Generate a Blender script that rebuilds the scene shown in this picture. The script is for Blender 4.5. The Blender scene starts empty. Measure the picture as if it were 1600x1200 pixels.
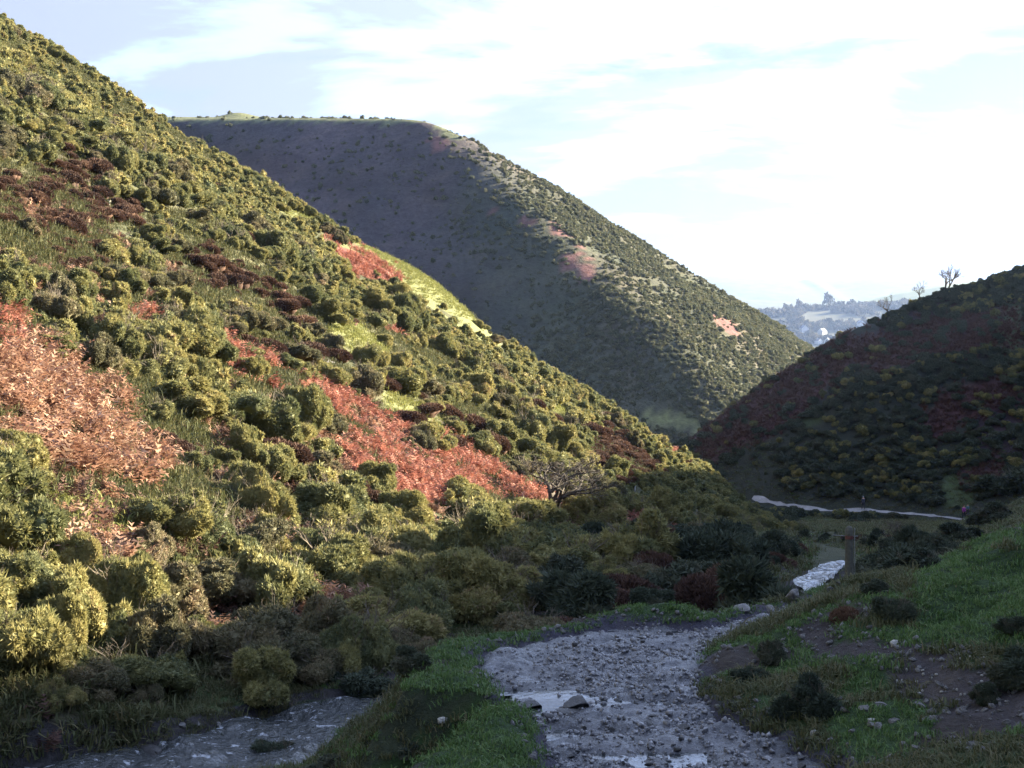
import bpy, math, random
import numpy as np
from mathutils import Vector, Matrix, Euler
R = math.radians
random.seed(7); rng = np.random.default_rng(7)
scene = bpy.context.scene
COL = scene.collection

# ------------------------------------------------------------------ camera
F, CX, HY = 2400.0, 800.0, 470.0         # focal length in photo pixels, centre column, eye-level row
cam = bpy.data.cameras.new('camera'); cam_o = bpy.data.objects.new('camera', cam); COL.objects.link(cam_o)
cam.sensor_width = 36.0; cam.lens = 36.0*F/1600.0; cam.shift_y = -(600.0-HY)/1600.0
cam.clip_start = 0.5; cam.clip_end = 20000.0
cam_o.location = (0, 0, 0); cam_o.rotation_euler = (R(90), 0, 0)
scene.camera = cam_o
# ------------------------------------------------------------------ light
SUN_AZ, SUN_EL = 69.0, 18.0              # azimuth clockwise from the view direction (+Y)
sd = Vector((math.sin(R(SUN_AZ))*math.cos(R(SUN_EL)), math.cos(R(SUN_AZ))*math.cos(R(SUN_EL)), math.sin(R(SUN_EL))))
sun = bpy.data.lights.new('sun', 'SUN'); sun.energy = 5.0; sun.angle = R(0.53); sun.color = (1.0, 0.87, 0.62)
sun_o = bpy.data.objects.new('sun', sun); COL.objects.link(sun_o)
sun_o.rotation_euler = sd.to_track_quat('Z', 'Y').to_euler()
scene.view_settings.view_transform = 'Standard'; scene.view_settings.look = 'None'
scene.view_settings.gamma = 1.0; scene.view_settings.use_curve_mapping = False
scene.view_settings.exposure = 3.0
world = bpy.data.worlds.new('World'); scene.world = world; world.use_nodes = True

def build_world():
    nt = world.node_tree; N = nt.nodes; L = nt.links; N.clear()
    out = N.new('ShaderNodeOutputWorld')
    sky = N.new('ShaderNodeTexSky'); sky.sky_type = 'NISHITA'; sky.sun_disc = False
    sky.sun_elevation = R(SUN_EL); sky.sun_rotation = R(SUN_AZ); sky.air_density = 1.0; sky.dust_density = 1.5; sky.ozone_density = 1.5
    b1 = N.new('ShaderNodeBackground'); b1.inputs['Strength'].default_value = 0.13
    L.new(sky.outputs[0], b1.inputs[0])
    tc = N.new('ShaderNodeTexCoord'); sep = N.new('ShaderNodeSeparateXYZ'); L.new(tc.outputs['Generated'], sep.inputs[0])
    def M(op, a, b=None, c=None):
        m = N.new('ShaderNodeMath'); m.operation = op
        for i, v in enumerate((a, b, c)):
            if v is None: continue
            if isinstance(v, (int, float)): m.inputs[i].default_value = v
            else: L.new(v, m.inputs[i])
        return m.outputs[0]
    el = M('MAXIMUM', sep.outputs[2], 0.0)
    zz = M('ADD', el, 0.16)
    u = M('DIVIDE', sep.outputs[0], zz); v = M('DIVIDE', sep.outputs[1], zz)
    cmb = N.new('ShaderNodeCombineXYZ'); L.new(u, cmb.inputs[0]); L.new(v, cmb.inputs[1]); L.new(M('MULTIPLY', sep.outputs[2], 6.0), cmb.inputs[2])
    def noise(scale, det, rough, dist, off, sy=1.25):
        mp = N.new('ShaderNodeMapping'); mp.inputs['Location'].default_value = off; mp.inputs['Scale'].default_value = (scale, scale*sy, scale)
        L.new(cmb.outputs[0], mp.inputs[0])
        n = N.new('ShaderNodeTexNoise'); n.inputs['Scale'].default_value = 1.0; n.inputs['Detail'].default_value = det
        n.inputs['Roughness'].default_value = rough; n.inputs['Distortion'].default_value = dist
        L.new(mp.outputs[0], n.inputs['Vector']); return n.outputs[0]
    def ramp(f, lo, hi, a=0.0, b=1.0):
        r = N.new('ShaderNodeMapRange'); r.interpolation_type = 'SMOOTHSTEP'
        r.inputs['From Min'].default_value = lo; r.inputs['From Max'].default_value = hi; r.inputs['To Min'].default_value = a; r.inputs['To Max'].default_value = b
        L.new(f, r.inputs['Value']); return r.outputs[0]
    def mix(f, a, b):
        m = N.new('ShaderNodeMixRGB')
        for i, q in ((0, f), (1, a), (2, b)):
            if isinstance(q, tuple): m.inputs[i].default_value = (*q, 1)
            elif isinstance(q, (int, float)): m.inputs[i].default_value = q
            else: L.new(q, m.inputs[i])
        return m.outputs[0]
    n1 = noise(1.25, 10, 0.57, 0.25, (3.1, 1.7, 0)); mask = ramp(n1, 0.365, 0.475)
    n1b = noise(1.25, 5, 0.5, 0.25, (3.1+0.16, 1.7+0.10, 0.02)); n2 = noise(0.8, 5, 0.5, 0.3, (8.3, 4.2, 2.0))
    relief = M('ADD', M('MULTIPLY', M('SUBTRACT', n1b, n1), 2.2), M('MULTIPLY', M('SUBTRACT', 0.5, n2), 1.0))
    shade = ramp(relief, 0.09, -0.13)
    cloud = mix(shade, (0.132, 0.152, 0.20), (0.178, 0.242, 0.41))
    # thin cloud is brightest towards the sun and dims smoothly away from it
    dt = N.new('ShaderNodeVectorMath'); dt.operation = 'DOT_PRODUCT'; L.new(tc.outputs['Generated'], dt.inputs[0]); dt.inputs[1].default_value = sd
    fw = M('ADD', M('MULTIPLY', M('POWER', M('MULTIPLY_ADD', dt.outputs['Value'], 0.5, 0.5), 2.5), 0.85), 0.42)
    cs = N.new('ShaderNodeVectorMath'); cs.operation = 'SCALE'; L.new(cloud, cs.inputs[0]); L.new(fw, cs.inputs['Scale']); cloud = cs.outputs[0]
    blue = N.new('ShaderNodeVectorMath'); blue.operation = 'SCALE'; L.new(sky.outputs[0], blue.inputs[0]); blue.inputs['Scale'].default_value = 0.030
    clear = mix(0.62, blue.outputs[0], (0.082, 0.098, 0.138))
    haze = ramp(el, 0.0, 0.09, 0.85, 0.0)
    clear = mix(haze, clear, (0.092, 0.109, 0.138))
    b1.inputs['Strength'].default_value = 1.0; L.new(clear, b1.inputs[0])
    b2 = N.new('ShaderNodeBackground'); L.new(cloud, b2.inputs[0]); b2.inputs['Strength'].default_value = 1.0
    mx = N.new('ShaderNodeMixShader'); L.new(M('MULTIPLY', mask, ramp(el, 0.0, 0.06, 0.25, 0.95)), mx.inputs[0]); L.new(b1.outputs[0], mx.inputs[1]); L.new(b2.outputs[0], mx.inputs[2])
    L.new(mx.outputs[0], out.inputs['Surface'])
build_world()
scene.cycles.max_bounces = 5; scene.cycles.diffuse_bounces = 2; scene.cycles.glossy_bounces = 2
scene.cycles.transmission_bounces = 3; scene.cycles.transparent_max_bounces = 4; scene.cycles.volume_bounces = 0
scene.cycles.use_denoising = True

# ------------------------------------------------------------------ maths helpers
def P(px, py, Y): return np.array(((px-CX)/F*Y, Y, (HY-py)/F*Y))
def proj(x, y, z):
    y = np.maximum(y, 0.1); return CX+F*x/y, HY-F*z/y
def _h(i, j, s):
    n = (i.astype(np.int64)*374761393 + j.astype(np.int64)*668265263 + s*1274126177) & 0x7fffffff
    n = ((n ^ (n >> 13))*1274126177) & 0x7fffffff
    n = n ^ (n >> 16)
    return (n & 0xffff)/65535.0
def vnoise(x, y, s=0):
    i = np.floor(x); j = np.floor(y); fx = x-i; fy = y-j
    fx = fx*fx*(3-2*fx); fy = fy*fy*(3-2*fy); i = i.astype(np.int64); j = j.astype(np.int64)
    a = _h(i, j, s); b = _h(i+1, j, s); c = _h(i, j+1, s); d = _h(i+1, j+1, s)
    return (a*(1-fx)+b*fx)*(1-fy)+(c*(1-fx)+d*fx)*fy - 0.5
def fbm(x, y, wl, octs=4, s=0, gain=0.5):
    x = np.asarray(x, float); y = np.asarray(y, float)
    t = 0.0; a = 1.0; f = 1.0/wl
    for o in range(octs):
        t = t + a*vnoise(x*f+17.3*o, y*f-9.1*o, s+o*13); a *= gain; f *= 2.03
    return t
def smin(a, b, k):
    h = np.clip(0.5+0.5*(b-a)/k, 0, 1); return b*(1-h)+a*h - k*h*(1-h)
def smax(a, b, k): return -smin(-a, -b, k)
def sstep(x, a, b):
    t = np.clip((x-a)/(b-a), 0, 1); return t*t*(3-2*t)
def sdpoly(x, y, poly):
    x = np.asarray(x, float); y = np.asarray(y, float)
    d = np.full(x.shape, 1e18); ins = np.zeros(x.shape, bool); n = len(poly)
    for i in range(n):
        ax, ay = poly[i]; bx, by = poly[(i+1) % n]
        ex, ey = bx-ax, by-ay; wx, wy = x-ax, y-ay
        t = np.clip((wx*ex+wy*ey)/(ex*ex+ey*ey+1e-12), 0, 1)
        d = np.minimum(d, (wx-t*ex)**2+(wy-t*ey)**2)
        c = ((ay > y) != (by > y))
        with np.errstate(divide='ignore', invalid='ignore'):
            xi = ax+(y-ay)*ex/(ey if abs(ey) > 1e-12 else 1e-12)
        ins ^= c & (x < xi)
    d = np.sqrt(d); return np.where(ins, -d, d)
def inpoly(px, py, poly): return sdpoly(px, py, poly) < 0
def dline(x, y, pl):
    x = np.asarray(x, float); y = np.asarray(y, float); d = np.full(x.shape, 1e18)
    for (ax, ay), (bx, by) in zip(pl[:-1], pl[1:]):
        ex, ey = bx-ax, by-ay; t = np.clip(((x-ax)*ex+(y-ay)*ey)/(ex*ex+ey*ey), 0, 1)
        d = np.minimum(d, (x-ax-t*ex)**2+(y-ay-t*ey)**2)
    return np.sqrt(d)

# ------------------------------------------------------------------ terrain functions
ZF_Y = [-60, 0, 16.5, 31, 45, 80, 120, 185, 260, 350, 500, 800]
ZF_Z = [-2.0, -4.34, -5.0, -5.6, -7.7, -12.3, -18.2, -26.6, -31.0, -38.0, -46.0, -60.0]
def zf(y): return np.interp(y, ZF_Y, ZF_Z)
def zlow(y): return np.interp(y, [0, 26, 45, 60], [-6.7, -7.35, -7.95, -9.9])
def tw(px, py):                                   # photo pixel -> plan position on the plane of the track
    t = (HY-py)/F; Y = 4.34/(-t-0.04); return ((px-CX)/F*Y, Y)
TRACK = [tw(*q) for q in [(855, 1200), (832, 1140), (822, 1106), (782, 1088), (757, 1064), (742, 1034), (746, 1014), (790, 1001), (860, 986),
         (950, 967), (1040, 966), (1090, 969), (1130, 960), (1180, 946), (1230, 938), (1285, 921), (1312, 918)]] + \
        [tw(*q) for q in [(1318, 930), (1262, 956), (1195, 972), (1136, 992), (1112, 1012), (1095, 1042), (1098, 1078), (1135, 1108), (1240, 1152), (1335, 1200)]] + \
        [(3.0, 14.2), (1.2, 11), (-3, 5), (-8, 0), (-14, -6), (-14, -1), (-8, 5), (-3.5, 10), (-0.6, 13.5)]
TERR = [(-16, -12), (-16, 1), (-9, 7.5), (-4.2, 12), (-1.9, 15)] + [tw(*q) for q in [(690, 1172), (755, 1132), (808, 1103), (790, 1092), (735, 1083), (690, 1080), (640, 1075), (645, 1034), (668, 1008),
        (760, 996), (860, 979), (950, 958), (1040, 957), (1090, 961), (1130, 952), (1180, 938), (1235, 929), (1290, 912)]] + [(9, 33), (11, 38), (16, 60), (90, 60), (90, -12)]
XR_Y = [-60, -6, 0, 5, 10, 13, 16.4, 19.5, 21.5, 23.5, 25.8, 29, 35, 45, 70, 110, 150, 180, 195, 215, 260]
XR_X = [-20, -10, -6.4, -2.4, 0.8, 2.2, 3.7, 2.7, 2.6, 3.1, 4.3, 6.4, 8.8, 13, 22, 32, 43, 53, 62, 100, 160]
STREAM = [(-20, 17.5), (-14, 20.2), (-8.2, 23.2), (-5.0, 25.2), (-2.8, 28), (0, 31), (3.5, 35), (6.8, 39), (8.4, 41.2), (8.3, 43.5), (9.6, 48), (13, 62), (19, 90), (24, 122), (23, 145), (14, 175), (-2, 205), (-14, 245), (-20, 330)]
def zwater(y): return np.interp(y, [0, 17, 26, 34, 39.0, 43, 48, 60, 80, 120, 185, 260, 350], [-7.2, -7.35, -7.55, -7.75, -7.72, -7.95, -8.6, -10.3, -12.9, -18.9, -27.3, -31.8, -38.8])

def h_left(x, y):
    n = fbm(x, y, 30, 4, 3)*1.6 + fbm(x, y, 7, 3, 21)*0.5
    a = -13.9 + 0.0675*y - 0.64*x + n
    a = a + 0.35*np.clip(-x-38, 0, 60)*0.2
    a = a + 1.7*np.exp(-((x+8.5)/6.5)**2)*np.exp(-((y-139)/13)**2)
    yr = 146 + fbm(x, y*0+3, 24, 3, 5)*6
    b = -13.9 + 0.0675*yr - 0.64*x + n*0.8 - 0.62*(y-yr) + 1.7*np.exp(-((x+8.5)/6.5)**2)
    return smin(a, b, 5.0)
def h_right_near(x, y):
    d = (x-np.interp(y, XR_Y, XR_X))*0.85
    dd = np.maximum(d, 0)
    rise = 0.40*dd + np.interp(y, [40, 75, 110, 140], [0.30, 0.34, 0.42, 0.55])*np.maximum(dd-10, 0)
    cap = np.interp(y, [-60, 45, 62, 71, 82, 93, 109, 132, 160, 190, 260], [29, 26.6, 25.6, 24.9, 25.0, 25.2, 24.6, 21, 18.9, 12, 8]) - 0.12*np.maximum(x-110, 0)
    hum = fbm(x, y, 2.6, 3, 41)*0.55*sstep(dd, 0.25, 1.4) + fbm(x, y, 12, 3, 44)*0.9*sstep(dd, 2, 8)
    return smin(zf(y)+rise+hum, cap+fbm(x, y, 25, 3, 47)*1.2, 4.0)
def h_right_spur(x, y):
    n = fbm(x, y, 40, 4, 61)*2.2 + fbm(x, y, 9, 3, 66)*0.7
    a = -26.8 + 0.36*(x-45)+0.48*(y-193)
    yr = 219 + (x-24.6)*0.26
    b = -26.8 + 0.36*(x-45)+0.48*(yr-193) - 0.5*(y-yr)
    s = smin(a, b, 2.0) + n*.6*sstep(y, 186, 205) + np.interp(x, [10, 24.6, 36, 42, 51, 57, 66, 78, 95], [0.5, 2.0, 4.8, 5.3, 6.2, 5, 3.9, 1.4, 0])*sstep(y, 188, 214)
    return smin(s, 26+0*s, 6)
def farhill(x, y):
    a = 60-0.611*(x+22)+0.32*(y-520)
    b = 60+0.29*(x+22)+0.85*(y-520) - 1.5
    c = 61.5+0.124*(y-520) - 0.0*x
    d = 60-0.611*(x+22)-0.28*(y-520)
    n = fbm(x, y, 90, 5, 71)*10 + fbm(x, y, 22, 4, 73)*2.6
    s = smin(smin(a, b, 8)+n*0.8+1.5, c, 3)
    s = smin(s, d + n*0.2+1.5, 3)
    m = np.hypot((x+103), (y-577)); s = s + 2.2*np.exp(-(m/7.0)**2)
    return s
def floor_h(x, y, nz=True):
    z = zf(y)
    sT = sdpoly(x, y, TERR)
    low = zlow(y)
    edge = fbm(x, y, 1.3, 3, 91)*0.35
    drop = np.maximum(sT+edge*sstep(sT, 0, .6), 0)
    drop = 0.95*drop + 0.25*sstep(drop, 0, 0.35)
    left = np.maximum(z-drop, low+fbm(x, y, 3, 3, 93)*0.3)
    m = sstep(y, 44, 58)
    z = left*(1-m) + zf(y)*m
    return z
def H(x, y):
    x = np.asarray(x, float); y = np.asarray(y, float)
    z = floor_h(x, y)
    dr = x-np.interp(y, XR_Y, XR_X)
    hr = h_right_near(x, y)
    z = np.where(dr > 0, np.maximum(z, hr), z)
    z = z + fbm(x, y, 3.2, 4, 95)*0.22*(dr <= 0)*sstep(y, 24, 34)
    hl = h_left(x, y); z = smax(z, hl, 1.2)
    z = smax(z, np.where(y > 150, h_right_spur(x, y), -99), 1.5)
    sK = sdpoly(x, y, TRACK)
    z = z - 0.16*sstep(-sK, -0.1, 0.2)
    # grassy lip round the track
    lip = np.exp(-((sK-0.45)/0.35)**2)*(0.10+0.16*fbm(x, y, 1.1, 3, 99))
    z = z + lip*(y < 33)*np.where(x > 3.2, 0.25, 1.0)
    dS = dline(x, y, STREAM)
    z = np.minimum(z, zwater(y)-0.22+np.maximum(dS-1.15-fbm(x, y, 2.0, 2, 97)*0.8, 0)*0.75 + 8*sstep(dS, 4, 9))
    z = z + fbm(x, y, 0.7, 3, 101)*0.09*(y < 60)*(sK > 0)
    return z
def Hf(x, y): return smax(farhill(np.asarray(x, float), np.asarray(y, float)), zf(np.asarray(y, float)), 4)

# ------------------------------------------------------------------ scene helpers
def tag(o, label=None, cat=None, group=None, kind=None):
    if label: o['label'] = label
    if cat: o['category'] = cat
    if group: o['group'] = group
    if kind: o['kind'] = kind
    return o
def mesh_np(name, verts, faces, mat=None, smooth=False):
    verts = np.asarray(verts, np.float32); faces = np.asarray(faces, np.int32)
    me = bpy.data.meshes.new(name); nf, k = faces.shape
    me.vertices.add(len(verts)); me.vertices.foreach_set('co', verts.ravel())
    me.loops.add(nf*k); me.loops.foreach_set('vertex_index', faces.ravel())
    me.polygons.add(nf); me.polygons.foreach_set('loop_start', np.arange(0, nf*k, k, dtype=np.int32))
    me.update(calc_edges=True)
    if smooth: me.polygons.foreach_set('use_smooth', np.ones(nf, bool))
    if mat: me.materials.append(mat)
    me.validate(); return me
def mobj(name, me, parent=None, loc=None, link=True):
    o = bpy.data.objects.new(name, me)
    if link: COL.objects.link(o)
    if parent: o.parent = parent
    if loc is not None: o.location = loc
    return o
def empty(name, loc):
    o = bpy.data.objects.new(name, None); COL.objects.link(o); o.location = loc; o.empty_display_size = 0.2; return o
def fattr(me, name, vals, dom='FACE'):
    a = me.attributes.new(name, 'FLOAT', dom); a.data.foreach_set('value', np.asarray(vals, np.float32))
def cattr(me, name, cols):
    a = me.color_attributes.new(name, 'FLOAT_COLOR', 'POINT')
    c = np.ones((len(cols), 4), np.float32); c[:, :3] = cols; a.data.foreach_set('color', c.ravel())
class MB:
    def __init__(s): s.v = []; s.f = []; s.n = 0
    def add(s, v, f):
        v = np.asarray(v, float); s.v.append(v); s.f += [tuple(i+s.n for i in q) for q in f]; s.n += len(v)
    def tube(s, pts, rad, seg=6, cap=True):
        pts = [Vector(p) for p in pts]; vs = []; up = Vector((0.13, 0.37, 1))
        for i, p in enumerate(pts):
            t = (pts[min(i+1, len(pts)-1)]-pts[max(i-1, 0)]).normalized()
            a = t.cross(up); a = (a if a.length > 1e-3 else t.cross(Vector((1, 0, 0)))).normalized(); b = t.cross(a)
            for k in range(seg):
                th = 2*math.pi*k/seg; vs.append(p+(a*math.cos(th)+b*math.sin(th))*rad[i])
        f = []
        for i in range(len(pts)-1):
            for k in range(seg):
                k2 = (k+1) % seg; f.append((i*seg+k, i*seg+k2, (i+1)*seg+k2, (i+1)*seg+k))
        if cap: f.append(tuple(range(seg))[::-1]); f.append(tuple((len(pts)-1)*seg+k for k in range(seg)))
        s.add([tuple(v) for v in vs], f)
    def box(s, x0, x1, y0, y1, z0, z1):
        s.add([(x0, y0, z0), (x1, y0, z0), (x1, y1, z0), (x0, y1, z0), (x0, y0, z1), (x1, y0, z1), (x1, y1, z1), (x0, y1, z1)],
              [(3, 2, 1, 0), (4, 5, 6, 7), (0, 1, 5, 4), (1, 2, 6, 5), (2, 3, 7, 6), (3, 0, 4, 7)])
    def mesh(s, name, mat, smooth=False):
        me = bpy.data.meshes.new(name); me.from_pydata(np.concatenate(s.v).tolist(), [], s.f)
        if smooth: me.polygons.foreach_set('use_smooth', np.ones(len(me.polygons), bool))
        me.materials.append(mat); me.update(); return me

# ------------------------------------------------------------------ materials
def new_mat(name):
    m = bpy.data.materials.new(name); m.use_nodes = True; nt = m.node_tree
    return m, nt, nt.nodes['Principled BSDF']
def nd(nt, typ, **kw):
    n = nt.nodes.new(typ)
    for k, v in kw.items(): setattr(n, k, v)
    return n
def noise_n(nt, scale, detail=4, rough=0.55, coord='Object'):
    tc = nd(nt, 'ShaderNodeTexCoord'); n = nd(nt, 'ShaderNodeTexNoise')
    n.inputs['Scale'].default_value = scale; n.inputs['Detail'].default_value = detail; n.inputs['Roughness'].default_value = rough
    nt.links.new(tc.outputs[coord], n.inputs['Vector']); return n
def cramp(nt, fac, stops):
    r = nd(nt, 'ShaderNodeValToRGB'); e = r.color_ramp.elements
    while len(e) > len(stops): e.remove(e[-1])
    while len(e) < len(stops): e.new(0.5)
    for q, (p, c) in zip(e, stops): q.position = p; q.color = (*c, 1)
    nt.links.new(fac, r.inputs[0]); return r
def mixc(nt, typ, fac, a, b):
    m = nd(nt, 'ShaderNodeMixRGB', blend_type=typ)
    for i, v in ((0, fac), (1, a), (2, b)):
        if isinstance(v, (int, float)): m.inputs[i].default_value = v
        elif isinstance(v, tuple): m.inputs[i].default_value = (*v, 1)
        else: nt.links.new(v, m.inputs[i])
    return m.outputs[0]
def bump(nt, bsdf, h, strength, dist):
    b = nd(nt, 'ShaderNodeBump'); b.inputs['Strength'].default_value = strength; b.inputs['Distance'].default_value = dist
    nt.links.new(h, b.inputs['Height']); nt.links.new(b.outputs[0], bsdf.inputs['Normal'])
def mat_ground(name, s1=0.9, s2=7.0, bumpd=0.12):
    m, nt, b = new_mat(name)
    at = nd(nt, 'ShaderNodeVertexColor', layer_name='zone')
    n1 = noise_n(nt, s1, 8, 0.65); n2 = noise_n(nt, s2, 5, 0.7)
    c1 = cramp(nt, n1.outputs[0], [(0.25, (0.55, 0.55, 0.6)), (0.5, (1, 1, 1)), (0.75, (1.35, 1.3, 1.1))])
    c2 = cramp(nt, n2.outputs[0], [(0.3, (0.6, 0.6, 0.6)), (0.7, (1.3, 1.3, 1.3))])
    c = mixc(nt, 'MULTIPLY', 1.0, at.outputs[0], c1.outputs[0]); c = mixc(nt, 'MULTIPLY', 1.0, c, c2.outputs[0]); c = mixc(nt, 'MULTIPLY', 1.0, c, (0.95, 0.97, 1.25))
    nt.links.new(c, b.inputs['Base Color']); b.inputs['Roughness'].default_value = 0.95; b.inputs['Specular IOR Level'].default_value = 0.15
    bump(nt, b, n2.outputs[0], 0.9, bumpd); return m
def mat_foliage(name, stops, rnd=0.5, rough=0.7, trans=0.25, spec=0.25):
    """leaf colour from a per-tuft value and a per-plant random value; thin leaves let some light through"""
    m, nt, b = new_mat(name)
    at = nd(nt, 'ShaderNodeAttribute', attribute_name='v'); oi = nd(nt, 'ShaderNodeObjectInfo')
    mm = nd(nt, 'ShaderNodeMath', operation='MULTIPLY_ADD'); mm.inputs[1].default_value = rnd; nt.links.new(oi.outputs['Random'], mm.inputs[0])
    sc = nd(nt, 'ShaderNodeMath', operation='MULTIPLY'); sc.inputs[1].default_value = 1-rnd; nt.links.new(at.outputs['Fac'], sc.inputs[0])
    nt.links.new(sc.outputs[0], mm.inputs[2])
    r = cramp(nt, mm.outputs[0], stops)
    nt.links.new(r.outputs[0], b.inputs['Base Color']); b.inputs['Roughness'].default_value = rough; b.inputs['Specular IOR Level'].default_value = spec
    if trans:
        t = nd(nt, 'ShaderNodeBsdfTranslucent'); nt.links.new(r.outputs[0], t.inputs[0]); mx = nd(nt, 'ShaderNodeMixShader'); mx.inputs[0].default_value = trans
        nt.links.new(b.outputs[0], mx.inputs[1]); nt.links.new(t.outputs[0], mx.inputs[2])
        nt.links.new(mx.outputs[0], nt.nodes['Material Output'].inputs['Surface'])
    return m
def mat_plain(name, c1, c2, scale=5.0, rough=0.8, bumps=0.0, spec=0.3):
    m, nt, b = new_mat(name); n = noise_n(nt, scale, 6, 0.6)
    r = cramp(nt, n.outputs[0], [(0.3, c1), (0.7, c2)]); nt.links.new(r.outputs[0], b.inputs['Base Color'])
    b.inputs['Roughness'].default_value = rough; b.inputs['Specular IOR Level'].default_value = spec
    if bumps: bump(nt, b, n.outputs[0], 0.8, bumps)
    return m
M_GROUND = mat_ground('hill_turf'); M_FAR = mat_ground('far_turf', 0.12, 0.6, 0.6)
M_GORSE = mat_foliage('gorse_leaf', [(0.0, (0.068, 0.088, 0.046)), (0.35, (0.138, 0.146, 0.066)), (0.65, (0.235, 0.216, 0.084)), (0.86, (0.31, 0.268, 0.11)), (0.98, (0.24, 0.16, 0.105))], 0.38, trans=0.3)
M_GORSE_F = mat_foliage('gorse_leaf_far', [(0.0, (0.075, 0.09, 0.055)), (0.5, (0.12, 0.127, 0.07)), (1.0, (0.18, 0.165, 0.09))], 0.6)
M_TWIG = mat_plain('gorse_wood', (0.075, 0.060, 0.045), (0.17, 0.14, 0.11), 12)
M_HEATH = mat_foliage('heather_twig', [(0.0, (0.050, 0.032, 0.028)), (0.5, (0.105, 0.060, 0.044)), (1.0, (0.165, 0.098, 0.065))], 0.4, 0.85, 0.1)
M_DARK_SHADE = mat_foliage('dark_shaded_shrub', [(0.0, (0.035, 0.048, 0.034)), (0.5, (0.055, 0.07, 0.046)), (1.0, (0.09, 0.09, 0.06))], 0.4, 0.8, 0.15)  # dark bank shrubs; also puts shade into floor and right hillside bush colour
M_BRK_R = mat_foliage('bracken_red', [(0.0, (0.14, 0.052, 0.038)), (0.45, (0.30, 0.112, 0.080)), (0.8, (0.37, 0.17, 0.125)), (1.0, (0.44, 0.29, 0.22))], 0.35, 0.75, 0.3)
M_BRK_P = mat_foliage('bracken_tan', [(0.0, (0.13, 0.060, 0.040)), (0.4, (0.27, 0.145, 0.098)), (0.8, (0.37, 0.235, 0.165)), (1.0, (0.50, 0.38, 0.29))], 0.35, 0.75, 0.3)
M_GRASS = mat_foliage('grass_blade', [(0.0, (0.050, 0.095, 0.028)), (0.5, (0.085, 0.150, 0.042)), (0.85, (0.13, 0.18, 0.058)), (1.0, (0.19, 0.17, 0.095))], 0.4, 0.6, 0.3)
M_GRASSB = mat_foliage('grass_dull', [(0.0, (0.05, 0.062, 0.026)), (0.5, (0.085, 0.092, 0.040)), (1.0, (0.15, 0.12, 0.06))], 0.4, 0.7, 0.25)
M_BARK = mat_plain('hawthorn_bark', (0.045, 0.038, 0.032), (0.14, 0.12, 0.10), 9, 0.9, 0.02)
M_ROCK = mat_plain('grey_rock', (0.075, 0.075, 0.08), (0.21, 0.20, 0.19), 3.5, 0.75, 0.05)
M_ROCKP = mat_plain('pale_rock', (0.26, 0.25, 0.23), (0.48, 0.46, 0.42), 4, 0.8, 0.05)
M_WETROCK = mat_plain('wet_rock', (0.018, 0.018, 0.021), (0.055, 0.053, 0.054), 6, 0.5, 0.03, 0.35)

# ------------------------------------------------------------------ where each kind of cover grows (outlines read off the photo, laid on the hillsides)
BRK_TAN = [[(-60, 560), (0, 560), (40, 540), (90, 552), (130, 565), (165, 605), (205, 655), (240, 700), (268, 745), (220, 758), (160, 742), (100, 742), (50, 722), (-60, 705)],
           [(105, 838), (150, 830), (145, 905), (112, 900)], [(150, 862), (215, 850), (225, 890), (165, 905)], [(440, 935), (500, 915), (560, 960), (590, 1030), (520, 1030), (470, 990)]]
BRK_RED = [[(322, 528), (390, 552), (450, 578), (520, 606), (590, 645), (636, 678), (615, 702), (540, 698), (500, 664), (440, 634), (390, 596), (345, 572)],
           [(598, 705), (640, 712), (690, 698), (735, 712), (775, 735), (812, 762), (860, 775), (905, 800), (885, 815), (830, 800), (780, 778), (735, 778), (690, 788), (640, 800), (608, 775)],
           [(500, 376), (540, 386), (590, 408), (632, 440), (605, 446), (540, 418)], [(605, 492), (632, 498), (630, 520), (608, 516)], [(200, 488), (262, 490), (250, 510), (205, 508)],
           [(530, 690), (600, 700), (600, 765), (560, 755)], [(940, 800), (1010, 815), (1070, 838), (1050, 862), (970, 840)], [(1005, 655), (1030, 660), (1075, 690), (1055, 705), (1020, 680)],
           [(0, 470), (30, 480), (30, 560), (0, 560)], [(660, 690), (705, 680), (740, 700), (700, 715)]]
HEATHER = [[(-40, 262), (60, 262), (105, 236), (150, 270), (185, 305), (215, 330), (235, 352), (190, 350), (130, 348), (100, 384), (60, 372), (-40, 336)],
           [(55, 378), (110, 372), (172, 412), (180, 440), (130, 432), (80, 408)], [(262, 384), (330, 380), (352, 450), (300, 452)], [(335, 402), (410, 420), (420, 466), (350, 446)],
           [(396, 446), (470, 470), (476, 505), (420, 490)], [(905, 672), (960, 668), (1010, 705), (1030, 745), (985, 762), (925, 716)]]
HEATHER1 = [(665, 645), (700, 655), (735, 668), (600, 605), (578, 592), (628, 660), (708, 698), (482, 556), (520, 560), (420, 548), (380, 540), (240, 690), (262, 705), (765, 700), (60, 640), (860, 660), (820, 642), (545, 770), (570, 785), (395, 700), (430, 720)]
GRASSY = [[(548, 356), (600, 374), (660, 415), (720, 458), (766, 500), (720, 492), (660, 458), (600, 412), (560, 386)],
          [(505, 488), (560, 505), (605, 545), (600, 575), (550, 560), (515, 530)], [(590, 605), (640, 622), (690, 655), (690, 688), (640, 660), (600, 640)],
          [(60, 765), (140, 775), (235, 830), (230, 856), (150, 838), (80, 812)], [(830, 615), (900, 640), (890, 652), (835, 640)], [(420, 320), (480, 335), (510, 352), (470, 350)]]
SCREE = [[(415, 496), (470, 515), (545, 590), (560, 620), (500, 590), (440, 545)], [(150, 300), (180, 318), (175, 330), (150, 318)], [(170, 452), (215, 470), (210, 480), (172, 466)]]
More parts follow.
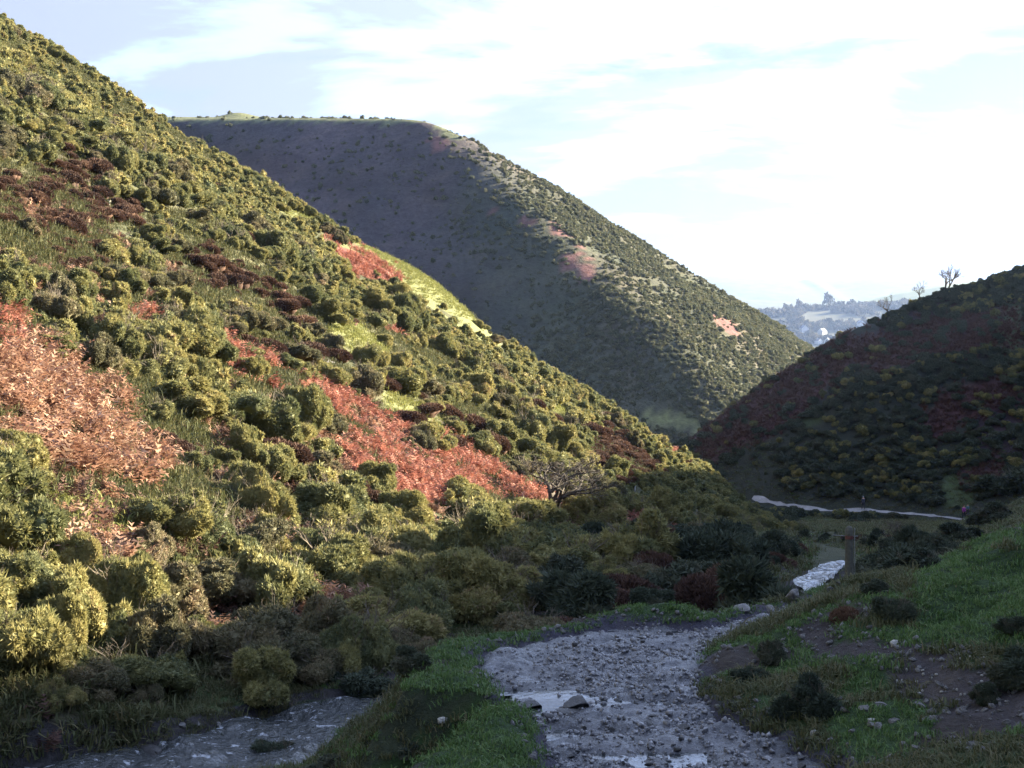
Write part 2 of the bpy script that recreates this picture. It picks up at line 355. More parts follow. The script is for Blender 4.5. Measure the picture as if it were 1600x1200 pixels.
R_BRK = [[(1075, 690), (1140, 630), (1220, 575), (1290, 530), (1335, 520), (1330, 570), (1300, 600), (1250, 650), (1180, 690), (1110, 720)], [(1430, 660), (1480, 610), (1580, 590), (1600, 630), (1520, 650), (1470, 690)],
         [(1330, 540), (1450, 500), (1590, 480), (1600, 540), (1450, 560), (1360, 590)], [(1500, 735), (1570, 720), (1570, 760), (1510, 760)]]
R_GRN = [[(1245, 660), (1300, 645), (1290, 665), (1255, 675)], [(1470, 740), (1520, 745), (1530, 800), (1470, 790)], [(1240, 795), (1300, 800), (1310, 830), (1260, 820)], [(1560, 480), (1600, 470), (1600, 560), (1540, 540)]]
F_BRK = [[(905, 385), (930, 395), (945, 430), (925, 445), (890, 425), (880, 400)], [(800, 335), (850, 350), (890, 375), (870, 380), (820, 352)], [(735, 318), (790, 325), (780, 340), (740, 332)], [(992, 408), (1030, 432), (1072, 465), (1060, 470), (1020, 445)],
         [(1108, 488), (1130, 494), (1170, 525), (1150, 532), (1116, 508)], [(1080, 415), (1095, 428), (1088, 434), (1076, 424)], [(650, 222), (688, 220), (685, 242), (655, 240)]]
F_GRN = [[(580, 178), (700, 182), (720, 210), (690, 215), (640, 196), (580, 192)], [(990, 625), (1060, 640), (1120, 670), (1100, 690), (1040, 668), (990, 640)]]
def anyin(px, py, polys):
    r = np.zeros(np.shape(px), bool)
    for p in polys: r |= inpoly(px, py, p)
    return r
def lerp_to(c, m, col):
    c[m] = col
def axis(segs):
    out = [segs[0][0]]
    for a, b, s0, s1 in segs:
        x = a
        while x < b-1e-6:
            t = (x-a)/(b-a); x = min(b, x+s0+(s1-s0)*t); out.append(x)
    return np.array(out)
def ground_colour(x, y, z):
    n = len(x); c = np.zeros((n, 3)); px, py = proj(x, y, z)
    jx = fbm(x, y, 4, 4, 201)*2; jy = fbm(x, y, 4, 4, 211)*2
    qx = px + jx*900/np.maximum(y, 8); qy = py + jy*700/np.maximum(y, 8)
    g = fbm(x, y, 9, 4, 221)[:, None]
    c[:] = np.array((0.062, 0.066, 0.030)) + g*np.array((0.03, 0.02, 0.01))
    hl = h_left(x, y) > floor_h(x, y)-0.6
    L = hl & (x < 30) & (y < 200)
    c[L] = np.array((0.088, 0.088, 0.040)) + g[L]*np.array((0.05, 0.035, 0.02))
    m = L & (fbm(x, y*.5, 11, 3, 337) < -.16); lerp_to(c, m, (0.135, 0.130, 0.060))
    m = L & (anyin(qx, qy, GRASSY) | ((y > 127) & (x > -15) & (x < -1) & (fbm(x, y, 5, 3, 339) > -.25))); lerp_to(c, m, (0.165, 0.172, 0.062))
    m = L & anyin(qx, qy, SCREE); lerp_to(c, m, (0.20, 0.185, 0.15))
    m = L & anyin(qx, qy, BRK_TAN); lerp_to(c, m, (0.13, 0.070, 0.048))
    m = L & anyin(qx, qy, BRK_RED); lerp_to(c, m, (0.17, 0.062, 0.040))
    m = L & anyin(qx, qy, HEATHER); lerp_to(c, m, (0.095, 0.070, 0.045))
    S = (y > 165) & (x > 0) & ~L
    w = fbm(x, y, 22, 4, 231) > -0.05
    c[S] = np.where(w[S][:, None], np.array((0.032, 0.036, 0.022)), np.array((0.045, 0.032, 0.029)))  # right hillside ground colours darkened to carry its shade
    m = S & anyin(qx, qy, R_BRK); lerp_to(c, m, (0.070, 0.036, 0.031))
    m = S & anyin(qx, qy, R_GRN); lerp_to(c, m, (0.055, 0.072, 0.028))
    # near ground: turf and trodden soil
    N = (y < 62) & ~L
    c[N] = np.array((0.036, 0.062, 0.018)) + g[N]*np.array((0.02, 0.03, 0.01))
    soil = N & (fbm(x, y, 2.4, 4, 241) > 0.20)
    c[soil] = (0.046, 0.038, 0.028)
    sT = sdpoly(x, y, TERR); lowb = N & (sT > 0.0) & (sT < 1.3) & (fbm(x, y, 1.6, 3, 251) > -0.1)
    c[lowb] = (0.034, 0.042, 0.020)
    sK = sdpoly(x, y, TRACK); m = (sK < 0.12) & (y < 40); c[m] = (0.055, 0.052, 0.055)
    m = (dline(x, y, FOOTWAY) < 0.22 + fbm(x, y, 1.2, 2, 261)*0.6) & N & (sK > 0.2); c[m] = (0.062, 0.053, 0.043)
    m = (dline(x, y, STREAM) < 1.9) & (y < 60); c[m] = (0.048, 0.044, 0.036)
    return np.clip(c, 0.008, 1)
# trodden footway on the right bank: world plan positions
def bank_xy(px, py):
    t = (HY-py)/F; s = (px-CX)/F
    Y = np.linspace(10, 60, 1500); z = H(s*Y, Y); k = np.argmax(z >= t*Y)
    return (s*Y[k], Y[k])
FOOTWAY = [(3, 12.5)]
FOOTWAY = [bank_xy(*q) for q in [(1600, 1120), (1530, 1080), (1480, 1060), (1430, 1030), (1360, 1010), (1290, 1010), (1260, 985), (1300, 960)]]
def hit(px, py, far=False):
    """plan position of the first ground met along a line of sight"""
    t = (HY-py)/F; s = (px-CX)/F
    Y = np.geomspace(12, 320, 5000) if not far else np.linspace(320, 640, 4000)
    z = H(s*Y, Y) if not far else Hf(s*Y, Y)
    k = np.argmax(z >= t*Y)
    if not (z >= t*Y).any(): return None
    return np.array((s*Y[k], Y[k], z[k]))

def grid_mesh(xs, ys, hf):
    X, Y = np.meshgrid(xs, ys); Z = hf(X.ravel(), Y.ravel())
    V = np.stack([X.ravel(), Y.ravel(), Z], 1); nx = len(xs)
    i, j = np.meshgrid(np.arange(len(xs)-1), np.arange(len(ys)-1)); a = (j*nx+i).ravel()
    return V, np.stack([a, a+1, a+nx+1, a+nx], 1)
def submesh(name, V, Fc, keep, mat, cols=None):
    f = Fc[keep]; u, inv = np.unique(f, return_inverse=True)
    me = mesh_np(name, V[u], inv.reshape(f.shape), mat, True)
    if cols is not None: cattr(me, 'zone', cols[u])
    return me
xs = axis([(-150, -60, 6, 2.0), (-60, -10, 1.3, 0.5), (-10, 13, 0.13, 0.13), (13, 70, 0.5, 1.2), (70, 190, 1.6, 6)])
ys = axis([(-50, 8, 4, 0.6), (8, 36, 0.13, 0.13), (36, 60, 0.16, 0.4), (60, 150, 0.5, 0.9), (150, 345, 1.1, 2.2)])
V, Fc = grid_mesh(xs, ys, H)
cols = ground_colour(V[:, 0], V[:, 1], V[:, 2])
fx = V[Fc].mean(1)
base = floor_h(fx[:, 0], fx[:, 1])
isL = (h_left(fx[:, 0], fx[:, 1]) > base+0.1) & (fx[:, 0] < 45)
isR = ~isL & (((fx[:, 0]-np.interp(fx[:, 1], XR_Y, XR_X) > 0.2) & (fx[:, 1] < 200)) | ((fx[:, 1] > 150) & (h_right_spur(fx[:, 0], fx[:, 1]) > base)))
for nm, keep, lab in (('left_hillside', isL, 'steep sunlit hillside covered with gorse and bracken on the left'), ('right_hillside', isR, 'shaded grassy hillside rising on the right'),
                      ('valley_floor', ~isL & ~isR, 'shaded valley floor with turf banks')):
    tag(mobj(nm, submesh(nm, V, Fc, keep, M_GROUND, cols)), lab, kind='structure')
# far hill
xs2 = axis([(-330, 330, 2.4, 2.4)]); ys2 = axis([(345, 640, 2.2, 2.2), (640, 760, 6, 12)])
V2, F2 = grid_mesh(xs2, ys2, Hf)
def far_colour(x, y, z):
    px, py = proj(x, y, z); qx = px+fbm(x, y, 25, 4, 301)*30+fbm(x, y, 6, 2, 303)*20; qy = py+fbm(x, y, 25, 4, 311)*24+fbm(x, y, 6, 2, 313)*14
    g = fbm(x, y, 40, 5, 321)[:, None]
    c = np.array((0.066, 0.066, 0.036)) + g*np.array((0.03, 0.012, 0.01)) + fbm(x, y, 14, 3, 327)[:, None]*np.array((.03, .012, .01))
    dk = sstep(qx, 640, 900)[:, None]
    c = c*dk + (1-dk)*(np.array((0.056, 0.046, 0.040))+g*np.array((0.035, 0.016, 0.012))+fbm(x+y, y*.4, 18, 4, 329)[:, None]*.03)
    m = anyin(qx, qy, F_BRK) & (fbm(x, y, 9, 3, 331) > -.08); c[m] = (0.17, 0.085, 0.06); 
    m = anyin(qx, qy, F_GRN) | (z > farhill(x, y)-0.2) & (z > 60.4+0.12*(y-520)) & (y > 522) & (x < -10); c[m] = (0.125, 0.135, 0.060)
    c[anyin(qx, qy, [[(990, 625), (1060, 640), (1120, 670), (1100, 690), (1040, 668), (990, 640)]])] = (0.16, 0.165, 0.06)
    return np.clip(c, 0.01, 1)
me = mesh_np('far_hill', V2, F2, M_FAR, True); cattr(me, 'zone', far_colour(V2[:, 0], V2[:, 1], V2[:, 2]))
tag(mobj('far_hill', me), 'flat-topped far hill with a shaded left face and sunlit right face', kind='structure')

# ------------------------------------------------------------------ plant shapes (unit size, shared by all plants of a kind)
def rdirs(n, g):
    v = g.normal(size=(n, 3)); return v/np.linalg.norm(v, axis=1, keepdims=True)
ICO = {}
def ico(sub):
    if sub not in ICO:
        import bmesh
        bm = bmesh.new(); bmesh.ops.create_icosphere(bm, subdivisions=sub, radius=1.0)
        bm.verts.ensure_lookup_table(); v = np.array([q.co[:] for q in bm.verts]); f = np.array([[l.index for l in p.verts] for p in bm.faces]); bm.free(); ICO[sub] = (v, f)
    return ICO[sub]
def tufts(c, n, size, blades, width, splay, g):
    """spiky sprays: for every point c with outward direction n a few narrow pointed leaves"""
    k = len(c); nn = np.repeat(n, blades, 0); cc = np.repeat(c, blades, 0); sz = np.repeat(size, blades)[:, None]
    d = nn + rdirs(k*blades, g)*splay; d /= np.linalg.norm(d, axis=1, keepdims=True)
    side = np.cross(d, rdirs(k*blades, g)); side /= np.linalg.norm(side, axis=1, keepdims=True)+1e-9
    ln = sz*g.uniform(0.7, 1.25, (k*blades, 1))
    a = cc - side*sz*width + d*ln*0.05; b = cc + side*sz*width + d*ln*0.05
    m1 = cc + d*ln*0.6 + side*sz*width*0.75; t = cc + d*ln
    V = np.stack([a, b, t], 1).reshape(-1, 3)
    Fq = np.arange(len(V)).reshape(-1, 3)
    return V, Fq
def gorse_mesh(name, seed, lobes, ntuft, blades, mat, tall=1.0, size=0.075, core=0.985, width=0.17, sub=1, knobs=5):
    """dome of rounded lobes, each lobe knobbly, every knob bristling with short sprays"""
    g = np.random.default_rng(seed)
    th = g.uniform(0, 2*math.pi, lobes); rr = np.sqrt(g.uniform(0, 1, lobes))*0.85*(1+.35*np.sin(2*th+seed)); zz = (0.80*np.clip(1-(rr/1.0)**2, .08, 1)*g.uniform(0.35, 1.2, lobes)+0.10)*tall
    lc = np.stack([rr*np.cos(th), rr*np.sin(th), zz], 1); lr = g.uniform(0.14, 0.38, lobes); lv = g.uniform(0, 1, lobes)
    sc_, sr_, sv_ = [np.array([[0, 0, 0.3*tall]])], [np.array([0.5])], [np.array([0.1])]
    for i in range(lobes):
        d = rdirs(knobs, g); d[:, 2] = np.abs(d[:, 2])*0.9-0.1
        sc_.append(lc[i]+d*lr[i]*0.72); sr_.append(lr[i]*g.uniform(0.28, 0.62, knobs)); sv_.append(np.clip(lv[i]+g.normal(0, .15, knobs), 0, 1))
        sc_.append(lc[i:i+1]); sr_.append(lr[i:i+1]*.85); sv_.append(lv[i:i+1])
    lc = np.concatenate(sc_); lr = np.concatenate(sr_); lv = np.concatenate(sv_)
    pts, nor, val = [], [], []
    for i in range(len(lc)):
        per = max(5, int(ntuft*9*lr[i]**2/(lr**2).sum()))
        d = rdirs(per, g); p = lc[i]+d*lr[i]
        ok = (p[:, 2] > 0.02) & ((np.linalg.norm(p[:, None]-lc[None], axis=2) > lr[None]*0.97) | (np.arange(len(lc))[None] == i)).all(1)
        pts.append(p[ok]); nor.append(d[ok]); val.append(np.full(ok.sum(), lv[i]))
    p = np.concatenate(pts); n = np.concatenate(nor); v = np.concatenate(val)
    sel = g.permutation(len(p))[:ntuft]; p, n, v = p[sel], n[sel], v[sel]
    n = n + np.array((0, 0, 0.25)); n /= np.linalg.norm(n, axis=1, keepdims=True)
    sz = size*np.where(g.uniform(0, 1, len(p)) < .12, g.uniform(1.3, 1.8, len(p)), g.uniform(0.6, 1.3, len(p)))
    Vt, Ft = tufts(p-n*0.02, n, sz, blades, width, 1.15, g)
    tv = np.clip(v*0.6+g.uniform(0, 0.4, len(p)), 0, 1); tv = np.where(g.uniform(0, 1, len(p)) < 0.04, 1.0, tv)
    fv = np.repeat(tv, blades)
    iv, jf = ico(sub); VV, FF, vals = [Vt], [Ft], [fv]; o = len(Vt)
    for i in range(len(lc)):
        q = lc[i]+iv*lr[i]*core; q[:, 2] = np.maximum(q[:, 2], -0.15); VV.append(q); FF.append(jf+o); o += len(q); vals.append(np.full(len(jf), lv[i]*0.6+.2))
    me = mesh_np(name, np.concatenate(VV), np.concatenate(FF), mat); fattr(me, 'v', np.concatenate(vals)); return me
def heath_mesh(name, seed, ntuft, mat, tall=0.8, size=0.15):
    g = np.random.default_rng(seed)
    nl = 5; lc = np.stack([g.uniform(-.45, .45, nl), g.uniform(-.45, .45, nl), np.full(nl, 0.1)], 1); lr = g.uniform(0.4, 0.6, nl)
    lc = np.vstack([lc, [[0, 0, 0.05]]]); lr = np.append(lr, 0.72)
    pts, nor = [], []
    for i in range(nl+1):
        d = rdirs(ntuft//2, g); d[:, 2] = np.abs(d[:, 2])*1.15-.15; p = lc[i]+d*lr[i]*np.array((1, 1, tall)); ok = np.ones(len(p), bool)
        for j in range(nl+1):
            if j != i: ok &= np.linalg.norm((p-lc[j])/np.array((1, 1, tall)), axis=1) > lr[j]*0.97
        pts.append(p[ok]); nor.append(d[ok])
    p = np.concatenate(pts); n = np.concatenate(nor)+np.array((0, 0, 0.5)); n /= np.linalg.norm(n, axis=1, keepdims=True)
    Vt, Ft = tufts(p-n*0.05, n, size*g.uniform(0.7, 1.3, len(p)), 4, 0.2, 0.6, g)
    fv = np.repeat(np.clip(0.5+fbm(p[:, 0], p[:, 1], 0.5, 2, seed)*0.8+g.uniform(-.3, .3, len(p)), 0, 1), 4)
    iv, jf = ico(2); VV, FF, vals = [Vt], [Ft], [fv]; o = len(Vt)
    for i in range(nl+1):
        q = lc[i]+iv*lr[i]*0.84*np.array((1, 1, tall)); VV.append(q); FF.append(jf+o); o += len(q); vals.append(np.full(len(jf), 0.35))
    me = mesh_np(name, np.concatenate(VV), np.concatenate(FF), mat); fattr(me, 'v', np.concatenate(vals)); return me
def bracken_mesh(name, seed, mat, fronds=9, pin=7):
    g = np.random.default_rng(seed); V, Fq, vals = [], [], []
    for k in range(fronds):
        az = g.uniform(0, 2*math.pi); ln = g.uniform(0.55, 1.1); bend = g.uniform(0.5, 1.5); x0 = g.uniform(-.3, .3, 2)
        dr = np.array((math.cos(az), math.sin(az), 0)); sd_ = np.array((-math.sin(az), math.cos(az), 0)); val = g.uniform(0, 1)
        pos = np.array((x0[0], x0[1], -0.03)); el = g.uniform(1.0, 1.5); pts = []
        for i in range(pin+1):
            pts.append(pos.copy()); pos = pos+(dr*math.cos(el)+np.array((0, 0, math.sin(el))))*ln/pin; el -= bend*2.2/pin*(i/pin+0.3)
        for i in range(1, pin):
            w = ln*0.30*(1-(i/pin))**0.8*min(1, i/1.5)+0.03; step = (pts[i+1]-pts[i])
            for sgn in (-1, 1):
                tip = pts[i]+sd_*sgn*w+step*0.9+np.array((0, 0, g.uniform(-.10, .06)))
                o = len(V); V += [pts[i]-step*0.25, pts[i]+step*0.45, tip]; Fq.append((o, o+1, o+2)); vals.append(np.clip(val+g.uniform(-.25, .25), 0, 1))
        o = len(V); V += [pts[0]+sd_*0.012, pts[0]-sd_*0.012, pts[pin//2+1]]; Fq.append((o, o+1, o+2)); vals.append(0.9)
    me = mesh_np(name, np.array(V), np.array(Fq), mat); fattr(me, 'v', vals); return me
def grass_mesh(name, seed, mat, blades=26, spread=0.12, h=0.16, lean=0.5, w=0.008):
    g = np.random.default_rng(seed); V, Fq, vals = [], [], []
    for k in range(blades):
        p = np.array((g.normal()*spread*.5, g.normal()*spread*.5, -0.02)); a = g.uniform(0, 6.28); ll = h*g.uniform(.5, 1.3); le = g.uniform(0.1, lean)
        d = np.array((math.cos(a), math.sin(a), 0)); s_ = np.array((-d[1], d[0], 0))*w
        m = p+d*ll*le*.4+np.array((0, 0, ll*.6)); t = p+d*ll*le*1.3+np.array((0, 0, ll*(1-.3*le)))
        o = len(V); V += [p-s_, p+s_, m+s_*.8, m-s_*.8, t]; Fq += [(o, o+1, o+2), (o, o+2, o+3), (o+3, o+2, o+4)]; v = g.uniform(0, 1); vals += [v]*3
    me = mesh_np(name, np.array(V), np.array(Fq), mat); fattr(me, 'v', vals); return me
def rock_mesh(name, seed, mat, sub=2, flat=0.65, cuts=9):
    g = np.random.default_rng(seed); v, f = ico(sub); v = v.copy()*np.array((1, g.uniform(.65, .95), flat*g.uniform(.8, 1.2)))
    for k in range(cuts+6):
        n = rdirs(1, g)[0]; d = g.uniform(0.28, 0.62); e = v@n-d; v = v-np.outer(np.maximum(e, 0), n)
    v += (fbm(v[:, 0]+seed, v[:, 1]+v[:, 2]*1.7, 0.5, 2, seed)*0.04)[:, None]
    return mesh_np(name, v, f, mat)
def twig_bush_mesh(name, seed, mat, n=60, h=1.0):
    g = random.Random(seed); mb = MB()
    def grow(p, d, l, r, lev):
        q = p+d*l*.5+Vector((g.gauss(0, .05), g.gauss(0, .05), 0))*l; e = q+(d+Vector((g.gauss(0, .2), g.gauss(0, .2), .1))).normalized()*l*.5
        mb.tube([p, q, e], [r, r*.75, r*.5], 3, False)
        if lev:
            for k in range(3): grow(e if k else q, (d+Vector((g.gauss(0, .5), g.gauss(0, .5), g.uniform(-.1, .5)))).normalized(), l*g.uniform(.5, .8), r*.55, lev-1)
    for k in range(max(3, n//12)):
        a = g.uniform(0, 6.28); grow(Vector((math.cos(a)*.08, math.sin(a)*.08, 0)), Vector((math.cos(a)*g.uniform(.2, .9), math.sin(a)*g.uniform(.2, .9), 1)).normalized(), h*.5, .022, 3)
    me = mb.mesh(name, mat); return me

# ------------------------------------------------------------------ scattering one mass (stuff) as instances of shapes
def protos(name, meshes):
    c = bpy.data.collections.new(name)
    for i, m in enumerate(meshes): c.objects.link(bpy.data.objects.new('%s_%02d' % (name, i), m))
    return c
def scatter(name, pts, rot, scl, coll, label, mat=None):
    n = len(pts); me = bpy.data.meshes.new(name); me.vertices.add(n); me.vertices.foreach_set('co', np.asarray(pts, np.float32).ravel())
    a = me.attributes.new('rot', 'FLOAT_VECTOR', 'POINT'); a.data.foreach_set('vector', np.asarray(rot, np.float32).ravel())
    a = me.attributes.new('scl', 'FLOAT_VECTOR', 'POINT'); a.data.foreach_set('vector', np.asarray(scl, np.float32).ravel())
    a = me.attributes.new('idx', 'INT', 'POINT'); a.data.foreach_set('value', rng.integers(0, len(coll.objects), n).astype(np.int32))
    if mat: me.materials.append(mat)
    o = mobj(name, me); ng = bpy.data.node_groups.new(name+'_nodes', 'GeometryNodeTree')
    ng.interface.new_socket('Geometry', in_out='INPUT', socket_type='NodeSocketGeometry'); ng.interface.new_socket('Geometry', in_out='OUTPUT', socket_type='NodeSocketGeometry')
    N, L = ng.nodes, ng.links; gi = N.new('NodeGroupInput'); go = N.new('NodeGroupOutput'); ip = N.new('GeometryNodeInstanceOnPoints'); ci = N.new('GeometryNodeCollectionInfo')
    ci.inputs['Collection'].default_value = coll; ci.inputs['Separate Children'].default_value = True; ci.inputs['Reset Children'].default_value = True
    def na(nm, t):
        q = N.new('GeometryNodeInputNamedAttribute'); q.data_type = t; q.inputs['Name'].default_value = nm; return q.outputs['Attribute']
    L.new(gi.outputs[0], ip.inputs['Points']); L.new(ci.outputs[0], ip.inputs['Instance']); ip.inputs['Pick Instance'].default_value = True
    L.new(na('idx', 'INT'), ip.inputs['Instance Index']); L.new(na('rot', 'FLOAT_VECTOR'), ip.inputs['Rotation']); L.new(na('scl', 'FLOAT_VECTOR'), ip.inputs['Scale'])
    L.new(ip.outputs[0], go.inputs[0]); m = o.modifiers.new('scatter', 'NODES'); m.node_group = ng
    return tag(o, label, kind='stuff')
def rz(n, tilt=0.15): return np.stack([rng.normal(0, tilt, n), rng.normal(0, tilt, n), rng.uniform(0, 6.283, n)], 1)
def sc3(r, h=1.0, j=0.15):
    r = np.asarray(r); return np.stack([r*rng.uniform(1-j, 1+j, len(r)), r*rng.uniform(1-j, 1+j, len(r)), r*h*rng.uniform(1-j, 1+j, len(r))], 1)
class Darts:
    """dart throwing: keeps plants from standing inside each other"""
    def __init__(s, cell=1.5): s.c = cell; s.g = {}
    def ok(s, x, y, r, over):
        ci, cj = int(x//s.c), int(y//s.c)
        for i in range(ci-2, ci+3):
            for j in range(cj-2, cj+3):
                for (a, b, q) in s.g.get((i, j), ()):
                    if (a-x)**2+(b-y)**2 < ((r+q)*over)**2: return False
        return True
    def put(s, x, y, r): s.g.setdefault((int(x//s.c), int(y//s.c)), []).append((x, y, r))

# ------------------------------------------------------------------ left hillside cover
M_GORSE_B = mat_foliage('gorse_old', [(0.0, (0.075, 0.080, 0.048)), (0.4, (0.125, 0.118, 0.066)), (0.7, (0.185, 0.155, 0.088)), (1.0, (0.22, 0.15, 0.10))], 0.38, trans=0.25)
GORSE_N = [gorse_mesh('gorse_%d' % i, 100+i, 14+i % 4*3, 3600, 6, M_GORSE_B if i in (2, 5) else M_GORSE, 0.72+0.14*(i % 4), 0.06+.012*(i % 4)) for i in range(8)]
GORSE_M = [gorse_mesh('gorse_mid_%d' % i, 200+i, 9, 700, 4, M_GORSE, 0.85+0.1*(i % 3), 0.14, 0.985, 0.3, 1, 3) for i in range(6)]
GORSE_F = [gorse_mesh('gorse_far_%d' % i, 300+i, 6, 160, 3, M_GORSE_F, 0.85, 0.22, 0.99, 0.35, 1, 2) for i in range(4)]
HEATH_N = [heath_mesh('heather_%d' % i, 400+i, 1500, M_HEATH, 0.7+.08*i) for i in range(4)]
DARK_N = [gorse_mesh('dark_shaded_shrub_%d' % i, 450+i, 11, 2200, 5, M_DARK_SHADE, 0.95, 0.14, 0.93) for i in range(4)]
BRK_RM = [bracken_mesh('bracken_red_%d' % i, 500+i, M_BRK_R) for i in range(5)]
M_BRK_D = mat_foliage('bracken_shade_dull', [(0.0, (0.045, 0.026, 0.022)), (0.5, (0.080, 0.043, 0.035)), (1.0, (0.13, 0.075, 0.058))], 0.35, 0.8, 0.2)  # darker bracken copy, shade of the right hillside put into its colour
BRK_DM = [bracken_mesh('bracken_shade_dull_%d' % i, 540+i, M_BRK_D) for i in range(4)]
BRK_PM = [bracken_mesh('bracken_tan_%d' % i, 520+i, M_BRK_P, 10) for i in range(5)]

darts = Darts(1.5); gorse = []; heath = []
TREE_AT = hit(858, 806); darts.put(TREE_AT[0]+.8, TREE_AT[1]-1.5, 1.9); darts.put(TREE_AT[0]-.6, TREE_AT[1]-.5, 1.2)
def lzone(x, y, z):
    px, py = proj(x, y, z); return px, py
def place_layer(ncand, rmin, rmax, over, ylo, yhi):
    x = rng.uniform(-62, 26, ncand); y = rng.uniform(ylo, yhi, ncand)
    z = H(x, y); px, py = proj(x, y, z)
    ok = (px > -130) & (px < 1330) & (py > -60) & (py < 1190)
    ok &= h_left(x, y) > floor_h(x, y)-0.5
    ok &= dline(x, y, STREAM) > 2.0
    x, y, z, px, py = x[ok], y[ok], z[ok], px[ok], py[ok]
    qx = px+rng.normal(0, 6, len(px)); qy = py+rng.normal(0, 6, len(px))
    br = anyin(qx, qy, BRK_TAN+BRK_RED); gr = anyin(qx, qy, GRASSY); scr = anyin(qx, qy, SCREE); he = anyin(qx, qy, HEATHER)
    r = rng.uniform(rmin, rmax, len(x)); u = rng.uniform(0, 1, len(x))
    top = np.zeros(len(x), bool)
    for kk in (.45, .9, 1.3): tx, ty = proj(x, y, z+r*kk); top |= anyin(tx, ty, BRK_TAN[:1]+BRK_RED+GRASSY+HEATHER)
    top &= rng.uniform(0, 1, len(x)) < np.where(anyin(px, py-30, BRK_TAN[:1]), .45, np.where(anyin(px, py-25, BRK_RED[:2]) | anyin(px, py-50, BRK_RED[:2]), .94, .8))
    top |= (y > 126) & (x > -16) & (x < -0.5) & (rng.uniform(0, 1, len(x)) < .93)
    top |= (fbm(x, y*.5, 11, 3, 337) < -.20) & (rng.uniform(0, 1, len(x)) < .75)
    cl = fbm(x, y, 9, 3, 333)
    for i in range(len(x)):
        if br[i] and u[i] > (0.08 if qx[i] < 290 else 0.025): continue
        if top[i] and not he[i]: continue
        if gr[i] and u[i] > 0.03: continue
        if scr[i] and u[i] > 0.15: continue
        rr = r[i]*(0.85+0.9*max(cl[i], -.3))
        if y[i] > 118: rr = min(rr, .85)
        if he[i]:
            if u[i] < .12: continue
            rr *= 0.85
            if darts.ok(x[i], y[i], rr, 0.55): darts.put(x[i], y[i], rr); heath.append((x[i], y[i], z[i], rr))
            continue
        if not darts.ok(x[i], y[i], rr, over): continue
        if rmax < .8 and u[i] > .86 and y[i] > 40: darts.put(x[i], y[i], rr); heath.append((x[i], y[i], z[i], rr*1.1)); continue
        darts.put(x[i], y[i], rr); gorse.append((x[i], y[i], z[i], rr))
for (px, py) in HEATHER1:
    h = hit(px, py)
    if h is not None and h[1] < 150:
        rr = random.uniform(0.7, 1.0)*min(1.3, 0.5+h[1]/110); darts.put(h[0], h[1], rr); heath.append((h[0], h[1], h[2], rr))
place_layer(4000, 1.0, 1.5, 0.66, 25, 158)
place_layer(14000, 0.75, 1.15, 0.64, 24, 158)
place_layer(24000, 0.35, 0.70, 0.62, 24, 158)
FLOOR_OPEN = [[(1005, 856), (1060, 850), (1130, 858), (1125, 880), (1060, 876), (1010, 872)], [(1232, 872), (1300, 862), (1390, 858), (1400, 880), (1310, 905), (1240, 895)], [(1230, 780), (1330, 790), (1330, 830), (1250, 825)],
              [(640, 1000), (760, 985), (900, 970), (1000, 955), (1000, 985), (760, 1010), (640, 1080)], [(1030, 900), (1090, 905), (1085, 925), (1035, 922)]]
floor_shade = []  # floor bushes given the shade-darkened leaf colour
def floor_layer(n, rmin, rmax, over, ylo, yhi):
    x = rng.uniform(-8, 40, n); y = rng.uniform(ylo, yhi, n); z = H(x, y); px, py = proj(x, y, z)
    ok = (px > 380) & (px < 1480) & (py > 640) & (dline(x, y, STREAM) > 1.7) & (sdpoly(x, y, TERR) > 0.7) | ((y > 43) & (px < 1480) & (py > 640) & (dline(x, y, STREAM) > 1.9))
    ok &= ~anyin(px, py, FLOOR_OPEN) & (h_left(x, y) < floor_h(x, y)-.4) & (z < zf(y)+6)
    for i in np.nonzero(ok)[0]:
        r = rng.uniform(rmin, rmax)
        if px[i] > 1170 and y[i] < 172 and HY-F*(z[i]+r*1.35)/y[i] < 826: continue
        if darts.ok(x[i], y[i], r, over): darts.put(x[i], y[i], r); (floor_shade if px[i] > 930+rng.normal(0, 75) else gorse).append((x[i], y[i], z[i], r))
floor_layer(1500, 0.9, 1.35, 0.72, 29, 48)
floor_layer(5000, 0.5, 0.85, 0.66, 29, 60)
floor_layer(9000, 0.35, 0.8, 0.62, 55, 190)
gorse = np.array(gorse); heath = np.array(heath)
print('gorse', len(gorse), 'heather', len(heath))
def visible_px(arr, hh=1.3):
    """how many cells of a coarse picture each plant fills when the nearer ones are drawn over it"""
    W, Hh = 800, 600; buf = np.full((Hh, W), -1, int)
    for k in np.argsort(-arr[:, 1]):
        x, y, z, r = arr[k]; cx, cy = proj(x, y, z+r*hh*.5); rx = r*F/y*.5; ry = r*hh*.6*F/y*.5; cx *= .5; cy *= .5
        x0, x1, y0, y1 = int(max(0, cx-rx)), int(min(W-1, cx+rx))+1, int(max(0, cy-ry)), int(min(Hh-1, cy+ry))+1
        if x0 < x1 and y0 < y1: buf[y0:y1, x0:x1] = k
    return np.bincount(buf[buf >= 0], minlength=len(arr))
vis = visible_px(gorse); vis[(gorse[:, 1] > 140)] = 0
order = np.argsort(-vis); near_ids = order[:300]; rest_ids = np.setdiff1d(np.arange(len(gorse)), near_ids)
ZONES = [((0, 880, 420, 1200), 'above the lower-left stream'), ((420, 860, 1100, 1200), 'in shade at the left slope foot'),
         ((0, 740, 420, 880), 'below the tan bracken'), ((420, 760, 700, 880), 'between red bracken and shade'),
         ((0, 380, 330, 580), 'above the tan bracken'), ((230, 560, 620, 780), 'between tan and red bracken'),
         ((640, 480, 1100, 880), 'on the left spur nose'), ((300, 380, 640, 600), 'above the red bracken'),
         ((0, 0, 1600, 1200), 'high on the left slope')]
